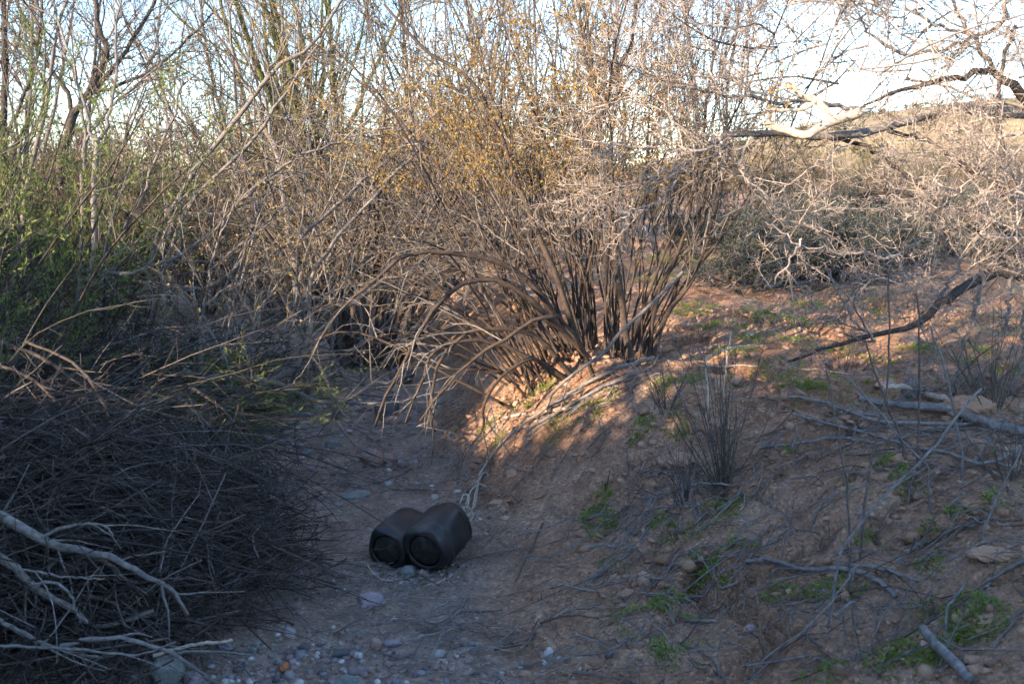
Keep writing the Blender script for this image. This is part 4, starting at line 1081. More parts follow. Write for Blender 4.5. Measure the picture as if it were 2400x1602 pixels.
dry_weed('wiry weed against the right edge of the bank', 2370, 1130, 16, 0.3, 0.6, 5)
dry_weed('brown leafless weed left of the crooked pale stem', 1560, 960, 12, 0.3, 0.45, 6)

# ------------------------------------------------------------------ thorny tree reaching in from the right
def thorny_tree():
    r = np.random.default_rng(111)
    base = np.array(on(2.75, 4.35))
    root = thing('thorny_tree', 'leafless thorny tree reaching in from the right with pale sunlit twigs', 'tree', base)
    Lm = [
        ('bark_grey', [(2700, 420, 4.7), (2560, 300, 4.55), (2400, 268, 4.4), (2290, 256, 4.3), (2200, 258, 4.25), (2110, 290, 4.2), (2000, 312, 4.15), (1900, 317, 4.1), (1780, 308, 4.05), (1700, 318, 4.0), (1650, 350, 4.0), (1590, 365, 3.95)], 32, 9),
        ('bark_dark', [(2660, 560, 4.5), (2500, 600, 4.2), (2400, 644, 4.0), (2340, 637, 3.95), (2289, 657, 3.9), (2237, 695, 3.85), (2185, 733, 3.85), (2116, 771, 3.85), (2030, 788, 3.85), (1944, 812, 3.9), (1848, 847, 3.95)], 36, 6),
        ('bark_dark', [(2650, 400, 4.6), (2500, 290, 4.45), (2400, 227, 4.35), (2340, 182, 4.3), (2306, 168, 4.3), (2254, 180, 4.25), (2168, 197, 4.2), (2080, 220, 4.2), (2000, 262, 4.15)], 28, 5),
        ('bark_dark', [(2200, 260, 4.25), (2082, 300, 4.3), (2134, 320, 4.3), (2185, 334, 4.3), (2237, 375, 4.3), (2306, 413, 4.3), (2375, 465, 4.3), (2430, 520, 4.3)], 9, 13),
        ('bark_dark', [(1951, 327, 4.2), (2030, 344, 4.2), (2099, 393, 4.2), (2151, 427, 4.2), (2203, 461, 4.2), (2300, 540, 4.2), (2400, 600, 4.2)], 9, 14),
        ('bark_dark', [(2013, 451, 4.0), (2082, 448, 4.0), (2134, 461, 4.0), (2185, 489, 4.0), (2254, 489, 4.0), (2323, 523, 4.0), (2420, 580, 4.0)], 10, 19),
        ('bark_dark', [(2440, 700, 4.1), (2399, 500, 4.1), (2375, 430, 4.1), (2358, 379, 4.1), (2340, 300, 4.1), (2345, 180, 4.1), (2380, 60, 4.1)], 20, 8),
        ('bark_grey', [(2340, 182, 4.3), (2300, 120, 4.3), (2278, 83, 4.3), (2254, 45, 4.3), (2230, 0, 4.3), (2210, -60, 4.3)], 13, 7),
        ('bark_grey', [(2278, 83, 4.3), (2237, 107, 4.25), (2185, 121, 4.2), (2099, 121, 4.2), (2041, 76, 4.2), (2013, 45, 4.2), (1958, 17, 4.2)], 10, 4),
        ('bark_grey', [(2430, -20, 4.2), (2368, 0, 4.2), (2340, 62, 4.2), (2289, 83, 4.25), (2200, 60, 4.2), (2120, 20, 4.2)], 14, 5),
        ('twig_pale', [(1813, 114, 3.9), (1755, 86, 3.9), (1693, 60, 3.9), (1600, 57, 3.9), (1530, 70, 3.9)], 9, 5),
        ('twig_pale', [(1803, 285, 3.95), (1793, 234, 3.95), (1755, 207, 3.9), (1714, 155, 3.9), (1676, 121, 3.9), (1634, 62, 3.9), (1600, 10, 3.9)], 11, 4),
        ('bark_grey', [(2013, 255, 4.1), (1961, 246, 4.1), (1910, 238, 4.05), (1858, 236, 4.0), (1813, 238, 4.0), (1703, 227, 3.95), (1669, 215, 3.95), (1600, 210, 3.95)], 11, 5),
        ('twig_pale', [(2110, 600, 3.8), (2075, 604, 3.75), (2013, 595, 3.7), (1944, 589, 3.7), (1875, 575, 3.65), (1830, 545, 3.65), (1793, 520, 3.65)], 12, 4),
        ('twig_pale', [(2050, 800, 3.8), (2030, 774, 3.75), (1982, 719, 3.7), (1955, 664, 3.7), (1935, 620, 3.7)], 10, 5),
        ('twig_pale', [(1880, 560, 3.65), (1850, 610, 3.6), (1813, 668, 3.6), (1770, 680, 3.6)], 8, 4),
        ('twig_pale', [(1650, 350, 3.95), (1600, 386, 3.9), (1540, 410, 3.85), (1470, 440, 3.8), (1420, 455, 3.8), (1360, 500, 3.8)], 9, 4),
        ('twig_pale', [(1700, 340, 3.95), (1620, 350, 3.9), (1540, 348, 3.85), (1480, 345, 3.85), (1420, 335, 3.85), (1360, 350, 3.85)], 9, 4),
        ('twig_pale', [(1640, 340, 3.95), (1570, 270, 3.9), (1530, 200, 3.9), (1500, 130, 3.9), (1540, 60, 3.9)], 8, 4),
        ('twig_pale', [(1620, 330, 3.95), (1540, 230, 3.9), (1480, 230, 3.9), (1420, 250, 3.85), (1370, 300, 3.85)], 8, 4),
        ('twig_pale', [(1600, 386, 3.9), (1560, 460, 3.85), (1490, 500, 3.8), (1440, 520, 3.8)], 8, 4),
        ('twig_pale', [(1760, 320, 4.0), (1740, 400, 3.95), (1800, 460, 3.9), (1880, 500, 3.9), (1960, 470, 3.9)], 8, 5),
        ('twig_pale', [(2000, 330, 4.1), (1900, 390, 4.0), (1840, 440, 3.95), (1790, 470, 3.9)], 8, 4),
        ('twig_pale', [(2440, 480, 2.9), (2360, 440, 2.9), (2310, 390, 2.9), (2260, 370, 2.9), (2200, 400, 2.9)], 9, 4),
        ('twig_pale', [(2440, 300, 2.9), (2350, 330, 2.9), (2300, 380, 2.9), (2260, 440, 2.9), (2190, 490, 2.9)], 8, 4),
        ('twig_pale', [(2440, 560, 3.2), (2340, 560, 3.2), (2240, 540, 3.2), (2150, 560, 3.2)], 9, 4),
        ('bark_grey', [(2300, 640, 3.9), (2290, 720, 3.85), (2260, 800, 3.8), (2230, 900, 3.8), (2210, 960, 3.8)], 9, 5),
        ('bark_grey', [(2370, 640, 3.95), (2360, 740, 3.9), (2330, 830, 3.9), (2280, 920, 3.9)], 10, 5),
        ('bark_grey', [(2410, 640, 3.95), (2400, 740, 3.9), (2390, 860, 3.9), (2360, 960, 3.9)], 10, 5),
        ('bark_grey', [(2200, 725, 3.85), (2230, 650, 3.85), (2290, 560, 3.85), (2330, 500, 3.85)], 9, 5)]
    HP, HR = [], []
    for k, (mt, pts, w0, w1) in enumerate(Lm):
        P = path(pts, 24, 0.006, 200 + k); q = 0.7 if mt == 'twig_pale' else 1.0; Rr = limb_rad(P, w0 * q, w1 * q, 200 + k, 0.08)
        HP.append(P); HR.append(Rr)
        g = Geo(); g.tubes(P[None], Rr[None], 8); part('limb', g, M[mt], root)
    # the trunk, outside the picture
    top = at(2600, 420, 4.65)
    T = spline([base - np.array([0, 0, 0.1]), base + np.array([0.03, 0.02, 0.35]), (base + top) / 2 + np.array([0.08, 0, 0.1]), top, at(2560, 240, 4.6), at(2600, -100, 4.7)], 20)
    g = Geo(); g.tubes(T[None], taper([0.11], [0.03], 20), 10); part('trunk', g, M['bark_dark'], root)
    dead = [([(1795, 290, 3.95), (1841, 303, 3.93), (1889, 317, 3.9), (1917, 301, 3.9), (1944, 287, 3.9), (1979, 275, 3.9), (2015, 263, 3.9)], 17, 26),
            ([(1946, 284, 3.9), (1930, 251, 3.92), (1910, 234, 3.94), (1875, 220, 3.95), (1855, 203, 3.95), (1825, 208, 3.95)], 20, 9),
            ([(1912, 238, 3.93), (1886, 255, 3.93), (1841, 258, 3.93), (1790, 254, 3.93)], 11, 6)]
    for k, (pts, w0, w1) in enumerate(dead):
        P = path(pts, 20, 0.0012, 300 + k)
        g = Geo(); g.tubes(P[None], limb_rad(P, w0, w1, 300 + k, 0.05)[None], 10)
        if k == 0:          # splintered end
            rr = np.random.default_rng(4)
            d = nrm(P[-1] - P[-3])
            n = 9
            g.spikes(P[-1] + 0.012 * rr.normal(size=(n, 3)) - d * 0.03, nrm(d + 0.12 * rr.normal(size=(n, 3))), rr.uniform(0.04, 0.09, n), rr.uniform(0.006, 0.011, n))
        o = part('dead_stub', g, M['wood_bleached'], root)
        o['label'] = 'broken bleached stub'
    HP = np.stack(HP); HR = np.stack(HR)
    lv = twig_levels(r, HP, HR, [
        dict(n=10, t0=0.05, ang=0.8, spread=0.35, l0=0.15, l1=0.6, seg=5, wig=0.13, r=0.0034),
        dict(n=5, t0=0.1, ang=0.9, spread=0.3, l0=0.06, l1=0.30, seg=3, wig=0.10, r=0.0021),
        dict(n=2, t0=0.1, ang=0.95, spread=0.3, l0=0.04, l1=0.13, seg=2, wig=0.10, r=0.0016)])
    def thin(P, Rr):                       # open views through to the path and the shrubs behind
        v = P[:, P.shape[1] // 2] - CAM
        dz = v[:, 1] * CP - v[:, 2] * SP
        qx = 1200 + FPX * v[:, 0] / dz; qy = 801 - FPX * (v[:, 1] * SP + v[:, 2] * CP) / dz
        drop = np.where((qx > 1480) & (qx < 1790) & (qy > 430), 0.88, np.where((qx > 1700) & (qy > 400) & (qy < 900), 0.38, np.where((qx < 1720), 0.3, 0.15)))
        k = r.random(len(P)) > drop
        return P[k], Rr[k]
    lv = [thin(*l) for l in lv]
    tw, th, td = Geo(), Geo(), Geo()
    for (P, Rr), K in zip(lv, (4, 3, 3)):
        low = P[:, 0, 2] < 0.82  # low twigs take a darker grey, standing in for shade there
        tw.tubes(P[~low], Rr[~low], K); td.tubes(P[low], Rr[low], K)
    for (P, Rr), n in zip(lv, (14, 8, 4)):
        p, t, rad, _ = sample(r, P, Rr, n, 0.05, 1.0)
        th.spikes(p, fork(r, t, 1.0, 0.2), r.uniform(0.022, 0.06, len(p)), np.full(len(p), 0.0016))
    # extra crown high in the corner
    n = 125
    st = np.stack([r.uniform(0.95, 2.6, n), r.uniform(3.7, 4.9, n), r.uniform(1.68, 2.5, n)], -1)
    P = grow(r, st, nrm(r.normal(size=(n, 3)) * np.array([1, 0.6, 0.5])), r.uniform(0.4, 0.9, n), 8, 0.17); Rr = taper(r.uniform(0.003, 0.006, n), np.full(n, 0.0018), 9)
    lw = twig_levels(r, P, Rr, [
        dict(n=6, t0=0.05, ang=0.9, spread=0.3, l0=0.08, l1=0.36, seg=3, wig=0.2, r=0.0030),
        dict(n=2, t0=0.1, ang=0.95, spread=0.3, l0=0.04, l1=0.13, seg=2, wig=0.10, r=0.0016)])
    tw.tubes(P, Rr, 4); tw.tubes(lw[0][0], lw[0][1], 3); tw.tubes(lw[1][0], lw[1][1], 3)
    for (A, B), m in ((lw[0], 6), (lw[1], 3)):
        p, t, rad, _ = sample(r, A, B, m, 0.05, 1.0)
        th.spikes(p, fork(r, t, 1.0, 0.2), r.uniform(0.022, 0.06, len(p)), np.full(len(p), 0.0016))
    part('twigs', tw, M['twig_pale'], root, 'stuff'); part('thorns', th, M['twig_pale'], root, 'stuff'); part('shaded_lower_twigs', td, M['bark_grey'], root, 'stuff')
thorny_tree()

# ------------------------------------------------------------------ the two black jugs and their rope
def plastic():
    m = bpy.data.materials.new('black_plastic'); m.use_nodes = True
    nt = m.node_tree; b = nt.nodes['Principled BSDF']; L = nt.links.new
    tc = node(nt, 'ShaderNodeTexCoord')
    nz = node(nt, 'ShaderNodeTexNoise', Scale=9.0, Detail=7.0, Roughness=0.7); L(tc.outputs['Object'], nz.inputs['Vector'])
    c = ramp(nt, [(0.38, (0.010, 0.011, 0.013)), (0.52, (0.016, 0.017, 0.018)), (0.60, (0.034, 0.030, 0.028)), (0.72, (0.085, 0.068, 0.058))]); L(nz.outputs['Fac'], c.inputs[0])
    L(c.outputs[0], b.inputs['Base Color'])
    n2 = node(nt, 'ShaderNodeTexNoise', Scale=40.0, Detail=4.0); L(tc.outputs['Object'], n2.inputs['Vector'])
    r = ramp(nt, [(0.3, (0.28, 0.28, 0.28)), (0.7, (0.48, 0.48, 0.48))]); L(n2.outputs['Fac'], r.inputs[0]); L(r.outputs[0], b.inputs['Roughness'])
    bp = node(nt, 'ShaderNodeBump', Strength=0.12, Distance=0.003); L(n2.outputs['Fac'], bp.inputs['Height']); L(bp.outputs[0], b.inputs['Normal'])
    return m
M['plastic'] = plastic()
M['plastic_dusty'] = stonemat('dusty_lightened_black_plastic', [(0.35, (0.014, 0.014, 0.015)), (0.52, (0.026, 0.024, 0.023)), (0.70, (0.085, 0.070, 0.060))], 40.0)  # dust, toned lighter to offset the dark of the base recess
M['rope'] = stonemat('pale_rope', [(0.3, (0.36, 0.31, 0.25)), (0.55, (0.55, 0.49, 0.41)), (0.8, (0.66, 0.60, 0.52))], 90.0)

def loft(rings, K=56, cap0=True):
    """rings: (y, half width, half height, squareness): a rounded-square section along +Y"""
    g = Geo()
    a = np.linspace(0, 2 * math.pi, K, endpoint=False)
    V = []
    for (y, w, h, n) in rings:
        c, s = np.cos(a), np.sin(a)
        k = (np.abs(c) ** n + np.abs(s) ** n) ** (-1.0 / n)
        V.append(np.stack([w * k * c, np.full(K, y), h * k * s], -1))
    V = np.concatenate(V, 0)
    S = len(rings)
    i = np.arange(S * K).reshape(S, K); nx = np.roll(i, -1, 1)
    q = np.stack([i[:-1], i[1:], nx[1:], nx[:-1]], -1).reshape(-1, 4)
    V = np.concatenate([V, [[0, rings[0][0], 0], [0, rings[-1][0], 0]]], 0)
    t = ([(S * K, i[0, k], nx[0, k]) for k in range(K)] if cap0 else []) + [(S * K + 1, nx[-1, k], i[-1, k]) for k in range(K)]
    g.add(V, quads=q, tris=np.array(t))
    return g

def jug(name, label, loc, rot, roll, A=0.083, HH=0.083, Ln=0.218):
    body = [(0.0005, 0.83 * A, 0.83 * HH, 2.5), (-0.001, 0.77 * A, 0.77 * HH, 2.2), (0.000, 0.735 * A, 0.735 * HH, 2.05), (0.003, 0.72 * A, 0.72 * HH, 2.0), (0.007, 0.715 * A, 0.715 * HH, 2.0)]
    body = body[::-1]                                   # from the base recess outwards
    out = [(0.004, 0.88 * A, 0.88 * HH, 2.7), (0.010, 0.945 * A, 0.945 * HH, 3.2), (0.020, 0.985 * A, 0.985 * HH, 2.8), (0.034, A, HH, 3.2),
           (0.050, A, HH, 3.4), (0.053, 0.985 * A, 0.985 * HH, 3.4), (0.056, A, HH, 3.4), (0.11, 1.003 * A, 1.003 * HH, 3.4), (Ln * 0.80, A, HH, 3.4), (Ln * 0.815, 0.972 * A, 0.972 * HH, 3.4),
           (Ln * 0.835, 0.972 * A, 0.972 * HH, 3.4), (Ln * 0.85, A, HH, 3.2), (Ln * 0.91, 0.975 * A, 0.975 * HH, 2.9), (Ln * 0.96, 0.90 * A, 0.90 * HH, 2.7), (Ln, 0.76 * A, 0.76 * HH, 2.9),
           (Ln * 1.035, 0.55 * A, 0.55 * HH, 2.5), (Ln * 1.06, 0.36 * A, 0.36 * HH, 2.1), (Ln * 1.075, 0.30 * A, 0.30 * HH, 2.0), (Ln * 1.10, 0.30 * A, 0.30 * HH, 2.0)]
    e = thing(name, label, 'jug', loc, 'black jugs lying on the wash bed')
    e.rotation_euler = rot
    e.rotation_mode = 'XYZ'
    def add(nm, g, mat):
        o = link(nm, g.mesh(nm), M[mat], e); o.rotation_euler = (0, roll, 0); return o
    add('body', loft(body + out, 56, False), 'plastic')
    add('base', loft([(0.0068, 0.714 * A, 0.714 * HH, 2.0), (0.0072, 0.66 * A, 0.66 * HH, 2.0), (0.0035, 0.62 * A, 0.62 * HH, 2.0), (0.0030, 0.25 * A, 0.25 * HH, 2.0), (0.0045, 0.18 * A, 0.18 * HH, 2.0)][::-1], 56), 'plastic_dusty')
    cap = loft([(Ln * 1.085, 0.36 * A, 0.36 * HH, 2.0), (Ln * 1.09, 0.385 * A, 0.385 * HH, 2.0), (Ln * 1.17, 0.375 * A, 0.375 * HH, 2.0), (Ln * 1.18, 0.34 * A, 0.34 * HH, 2.0)], 32)
    add('cap', cap, 'plastic')
    g = Geo()
    hp = spline([(0, Ln * 0.80, 0.94 * HH), (0, Ln * 0.87, 1.18 * HH), (0, Ln * 1.00, 1.14 * HH), (0, Ln * 1.08, 0.80 * HH), (0, Ln * 1.08, 0.25 * HH)], 16)
    g.tubes(hp[None], np.full((1, 16), 0.0105), 10)
    add('handle', g, 'plastic')
    return e

JF = gd(1010, 1342); JR = gd(920, 1360)
jug('water_jug', 'front black plastic jug resting against the other, rope at its neck', (JF[0] - 0.020, JF[1] - 0.035, JF[2] + 0.088), (R(11), R(8), R(-22)), R(150))
jug('water_jug', 'rear black plastic jug lying lower and partly hidden by the front one', (JR[0] - 0.034, JR[1] + 0.105, JR[2] + 0.060), (R(5), R(-6), R(-25)), R(-160), 0.079, 0.079, 0.218)

def rope():
    g = Geo()
    r = np.random.default_rng(7)
    k0 = gd(1118, 1150) + np.array([0, 0, 0.03])
    neck = at(1092, 1190, 3.62)
    strands = [
        [neck + np.array([0.0, 0.0, 0.012]), (neck * 0.5 + k0 * 0.5) + np.array([-0.006, 0, 0.012]), k0],
        [neck + np.array([0.022, 0.0, -0.004]), (neck * 0.5 + k0 * 0.5) + np.array([0.014, 0, 0.0]), k0],
        [neck + np.array([0.012, -0.02, -0.025]), (neck * 0.6 + k0 * 0.4) + np.array([0.02, 0, -0.012]), k0 + np.array([0.005, 0, 0])],
        [neck + np.array([-0.02, 0, 0.02]), neck + np.array([-0.008, 0.02, 0.045]), neck + np.array([0.012, 0.02, 0.034]), neck + np.array([0.004, 0, 0.0])],
        [k0 + np.array([-0.02, 0, 0.0]), k0 + np.array([0.0, -0.01, 0.012]), k0 + np.array([0.02, 0, -0.004]), k0 + np.array([0.034, 0, -0.012])],
        [k0, k0 + np.array([0.012, 0.05, 0.012]), k0 + np.array([0.026, 0.09, 0.02]), k0 + np.array([0.040, 0.10, 0.016]), k0 + np.array([0.046, 0.09, 0.004])],
        [k0, k0 + np.array([0.004, 0.06, 0.006]), gd(1130, 1118) + np.array([0, 0, 0.03]), gd(1150, 1085) + np.array([0, 0, 0.03])]]
    a = np.linspace(0, 6.28, 9)
    strands.append([neck + 0.030 * np.array([math.cos(t), 0.3 * math.sin(t), math.sin(t)]) + np.array([-0.004, 0.01, -0.03]) for t in a])
    for s in strands:
        P = spline(s, 18) + 0.0012 * r.normal(size=(18, 3))
        g.tubes(P[None], np.full((1, 18), 0.0030) * (1 + 0.12 * r.normal(size=(1, 18))), 6)
    single('rope', g, M['rope'], k0, 'pale knotted rope tied from the jugs to the long stick', 'rope')
rope()
dead_branch('thin straw bent across the base of the rear jug', [(862, 1322, 3.36), (885, 1352, 3.36), (920, 1362, 3.36), (950, 1364, 3.37)], 3, 3, 'wood_bleached', 'dry_straw', None, 61)
dead_branch('short pale stick lying below the front jug', [(1000, 1374), (1030, 1364), (1062, 1350)], 4, 4, 'wood_bleached', group=GF, seed=62)

# ------------------------------------------------------------------ stones, gravel, clods
ICO_V = None
def ico():
    t = (1 + 5 ** 0.5) / 2
    v = nrm(np.array([(-1, t, 0), (1, t, 0), (-1, -t, 0), (1, -t, 0), (0, -1, t), (0, 1, t), (0, -1, -t), (0, 1, -t), (t, 0, -1), (t, 0, 1), (-t, 0, -1), (-t, 0, 1)], float))
    f = np.array([(0, 11, 5), (0, 5, 1), (0, 1, 7), (0, 7, 10), (0, 10, 11), (1, 5, 9), (5, 11, 4), (11, 10, 2), (10, 7, 6), (7, 1, 8), (3, 9, 4), (3, 4, 2), (3, 2, 6), (3, 6, 8), (3, 8, 9), (4, 9, 5), (2, 4, 11), (6, 2, 10), (8, 6, 7), (9, 8, 1)])
    return v, f
def subdiv(v, f):
    cache = {}; v = list(map(tuple, v)); nf = []
    def mid(a, b):
        k = (min(a, b), max(a, b))
        if k not in cache:
            m = np.array(v[a]) + np.array(v[b]); v.append(tuple(m / np.linalg.norm(m))); cache[k] = len(v) - 1
        return cache[k]
    for a, b, c in f:
        x, y, z = mid(a, b), mid(b, c), mid(c, a)
        nf += [(a, x, z), (b, y, x), (c, z, y), (x, y, z)]
    return np.array(v), np.array(nf)
IV, IF = ico()
IV2, IF2 = subdiv(*subdiv(*subdiv(IV, IF)))

def pebbles(g, rng, pts, size, flat=0.65, jag=0.18):
    N = len(pts)
    if N == 0: return
    V = IV[None] * (1 + jag * rng.normal(size=(N, 12, 1)))
    sc = size[:, None] * np.stack([rng.uniform(0.75, 1.35, N), rng.uniform(0.7, 1.1, N), flat * rng.uniform(0.6, 1.2, N)], -1)
    V = V * sc[:, None, :]
    a = rng.uniform(0, 6.28, N); c, s = np.cos(a)[:, None], np.sin(a)[:, None]
    V = np.stack([V[:, :, 0] * c - V[:, :, 1] * s, V[:, :, 0] * s + V[:, :, 1] * c, V[:, :, 2]], -1)
    V = V + pts[:, None, :]
    F = (IF[None] + (np.arange(N) * 12)[:, None, None]).reshape(-1, 3)
    g.add(V, tris=F)

def stone(label, px, py, wpx_, mat, seed, ax=(1.0, 0.8, 0.6), sink=0.25, rot=None, group='loose stones in the wash', facet=0.0):
    """a loose stone wpx_ pixels wide in the photograph, standing on the ground at the pixel"""
    r = np.random.default_rng(seed)
    b = gd(px, py)
    d = gdd(px, py)
    rad = 0.5 * wpx_ * d / FPX
    v = IV2.copy()
    for k in range(7):
        n = nrm(r.normal(size=3)); h = r.uniform(0.62, 0.9)
        dd_ = v @ n
        v = v - np.outer(np.maximum(dd_ - h, 0) * 0.85, n)
    q = v * 2.3 + r.uniform(0, 50, 3)
    v = v * (1 + 0.10 * vnoise(q[:, 0] + q[:, 2], q[:, 1] - q[:, 2] * 0.7, seed) + 0.06 * vnoise(q[:, 0] * 3 + 7, q[:, 1] * 3 + q[:, 2] * 3, seed + 1))[:, None]
    v = v * rad * np.array(ax)
    a = r.uniform(-0.5, 0.5) if rot is None else rot
    c, s = math.cos(a), math.sin(a)
    v = np.stack([v[:, 0] * c - v[:, 1] * s, v[:, 0] * s + v[:, 1] * c, v[:, 2]], -1)
    g = Geo(); base = b.copy()
    g.add(v + b + np.array([0, rad * ax[1] * 0.6, rad * ax[2] * (1 - 2 * sink)]), tris=IF2)
    single('stone', g, M[mat], base, label, 'stone', group)

stone('flat mauve stone lying in front of the jugs', 868, 1420, 78, 'stone_purple', 1, (1.0, 0.9, 0.35), 0.35)
stone('round rust-orange stone among the pebbles at the bottom', 666, 1578, 28, 'stone_orange', 2, (1, 1, 0.95), 0.12)
stone('large grey-green boulder at the bottom edge beside the brush', 386, 1610, 84, 'stone_grey', 3, (1.0, 0.9, 0.85), 0.12)
stone('dull mauve slab right of the bottom-edge boulder', 450, 1600, 60, 'stone_purple', 4, (1.0, 0.8, 0.5), 0.3)
stone('dark slate stone slanting in the pebbles at the bottom', 802, 1540, 58, 'stone_dark', 5, (1.0, 0.5, 0.4), 0.3, 0.4)
stone('white quartz lump on the lower slope', 1286, 1545, 26, 'stone_white', 6, (0.9, 0.8, 1.25), 0.15)
stone('smaller white quartz chip below the quartz lump', 1276, 1560, 18, 'stone_white', 7, (1, 0.8, 0.7), 0.2)
stone('large pinkish boulder in the wash behind the jugs', 870, 1092, 66, 'stone_pink', 8, (1.0, 0.8, 0.75), 0.2)
stone('pinkish stone touching the large pinkish boulder on its right', 910, 1088, 42, 'stone_pink', 9, (1, 0.8, 0.75), 0.2)
stone('upright pale pink stone at the end of the pinkish stones', 942, 1098, 30, 'stone_purple', 10, (0.8, 0.7, 1.1), 0.15, 0.6)
stone('blue-grey stone under the hanging stems of the large bush', 905, 985, 70, 'stone_dark', 11, (0.9, 0.8, 0.9), 0.2)
stone('dark grey boulder in shade at the bank foot', 940, 905, 64, 'stone_dark', 12, (1, 0.8, 0.9), 0.2)
stone('reddish flat stone at the bank foot', 925, 992, 56, 'stone_pink', 13, (1.0, 0.7, 0.45), 0.3)
stone('flat grey slab half buried left of the jugs', 835, 1168, 74, 'stone_grey', 14, (1.0, 0.55, 0.3), 0.4, 0.5)
stone('brownish slab half buried beside the flat grey one', 780, 1235, 62, 'stone_pink', 15, (1.0, 0.8, 0.5), 0.35)
stone('grey-green stone in the middle of the wash gravel', 778, 1048, 48, 'stone_grey', 16, (1, 0.8, 0.6), 0.3)
stone('smooth grey stone tucked under the rear jug', 958, 1352, 42, 'stone_grey', 17, (1.0, 0.8, 0.7), 0.25)
stone('small tan stone just right of the one under the rear jug', 993, 1350, 24, 'stone_pink', 18, (1.0, 0.8, 0.8), 0.25)
stone('angular pink-brown stone beside the bottom pebbles', 880, 1525, 34, 'stone_pink', 19, (0.9, 0.7, 1.0), 0.2)
stone('mauve block right of the angular pink-brown stone', 922, 1518, 44, 'stone_purple', 20, (1.0, 0.6, 0.45), 0.25)
stone('pale cream cobble beside the dark slate stone', 840, 1545, 24, 'stone_white', 21, (1.0, 0.7, 0.8), 0.2)
stone('broad buried grey-brown rock at the bottom edge', 815, 1612, 66, 'stone_grey', 22, (1.0, 0.7, 0.5), 0.35)
stone('grey stone on the green patch of the bank', 1760, 1482, 24, 'stone_purple', 23, (1, 0.8, 0.8), 0.2)
stone('pale stone on the flat by the path', 1758, 790, 20, 'stone_white', 24, (1, 0.8, 0.7), 0.25)
stone('flat grey stone behind the fallen wood', 2080, 908, 56, 'stone_purple', 25, (1.0, 0.6, 0.3), 0.3)
stone('two-toned cobble near the brush edge', 594, 1532, 24, 'stone_grey', 26, (1, 0.8, 0.8), 0.2)
stone('grey cobble behind the rust-orange stone', 648, 1560, 20, 'stone_grey', 27, (1, 0.8, 0.8), 0.2)
stone('mauve pebble touching the rust-orange stone', 684, 1558, 22, 'stone_purple', 28, (1, 0.8, 0.8), 0.2)
stone('pinkish cobble left of the rust-orange stone', 600, 1574, 20, 'stone_pink', 29, (1, 0.8, 0.8), 0.2)
stone('dark rock at the foot of the dark shaggy bush', 770, 905, 36, 'stone_dark', 30, (1, 0.8, 0.7), 0.25)

# crumbling earth knobs and rotten stump pieces on the bank
def clump(name, label, cat, px, py, w, mat, seed, ax, sink=0.25, rough=0.3):
    r = np.random.default_rng(seed); b = gd(px, py); d = gdd(px, py); rad = 0.5 * w * d / FPX
    v, f = subdiv(IV2, IF2)
    q = v * 2.0 + r.uniform(0, 60, 3)
    n = vnoise(q[:, 0] + q[:, 2], q[:, 1] - q[:, 2], seed) + 0.6 * vnoise(q[:, 0] * 3 + q[:, 2] * 2, q[:, 1] * 3, seed + 1) + 0.35 * vnoise(q[:, 0] * 8 + q[:, 2] * 6, q[:, 1] * 8, seed + 2)
    v = v * (1 + rough * n)[:, None] * rad * np.array(ax)
    g = Geo(); g.add(v + b + np.array([0, rad * ax[1] * 0.5, rad * ax[2] * (1 - 2 * sink)]), tris=f)
    single(name, g, M[mat], b, label, cat)
clump('stump', 'weathered stump end standing behind the silvery limb', 'stump', 2135, 935, 44, 'wood_weathered', 3, (0.8, 0.8, 1.3), 0.2, 0.35)
clump('rotten_log', 'rotten brown log lump lying behind the silvery limb at the right', 'log', 2275, 975, 120, 'clod', 4, (1.0, 0.5, 0.45), 0.2, 0.4)
clump('earth_lump', 'crumbling brown earth lump between the stump and the rotten log', 'earth', 2155, 962, 60, 'clod', 5, (1.0, 0.6, 0.45), 0.3, 0.4)
clump('earth_lump', 'sunlit knob of eroded earth behind the bushy clump of stalks', 'earth', 1685, 1010, 78, 'clod', 6, (1.0, 0.7, 0.5), 0.35, 0.3)
clump('earth_lump', 'eroded earth step beside the bushy clump of stalks', 'earth', 1590, 1090, 90, 'clod', 7, (1.0, 0.8, 0.35), 0.4, 0.3)
clump('earth_lump', 'overhanging crust of earth by the hole at the right', 'earth', 2330, 1310, 110, 'clod', 8, (1.0, 0.6, 0.28), 0.35, 0.3)

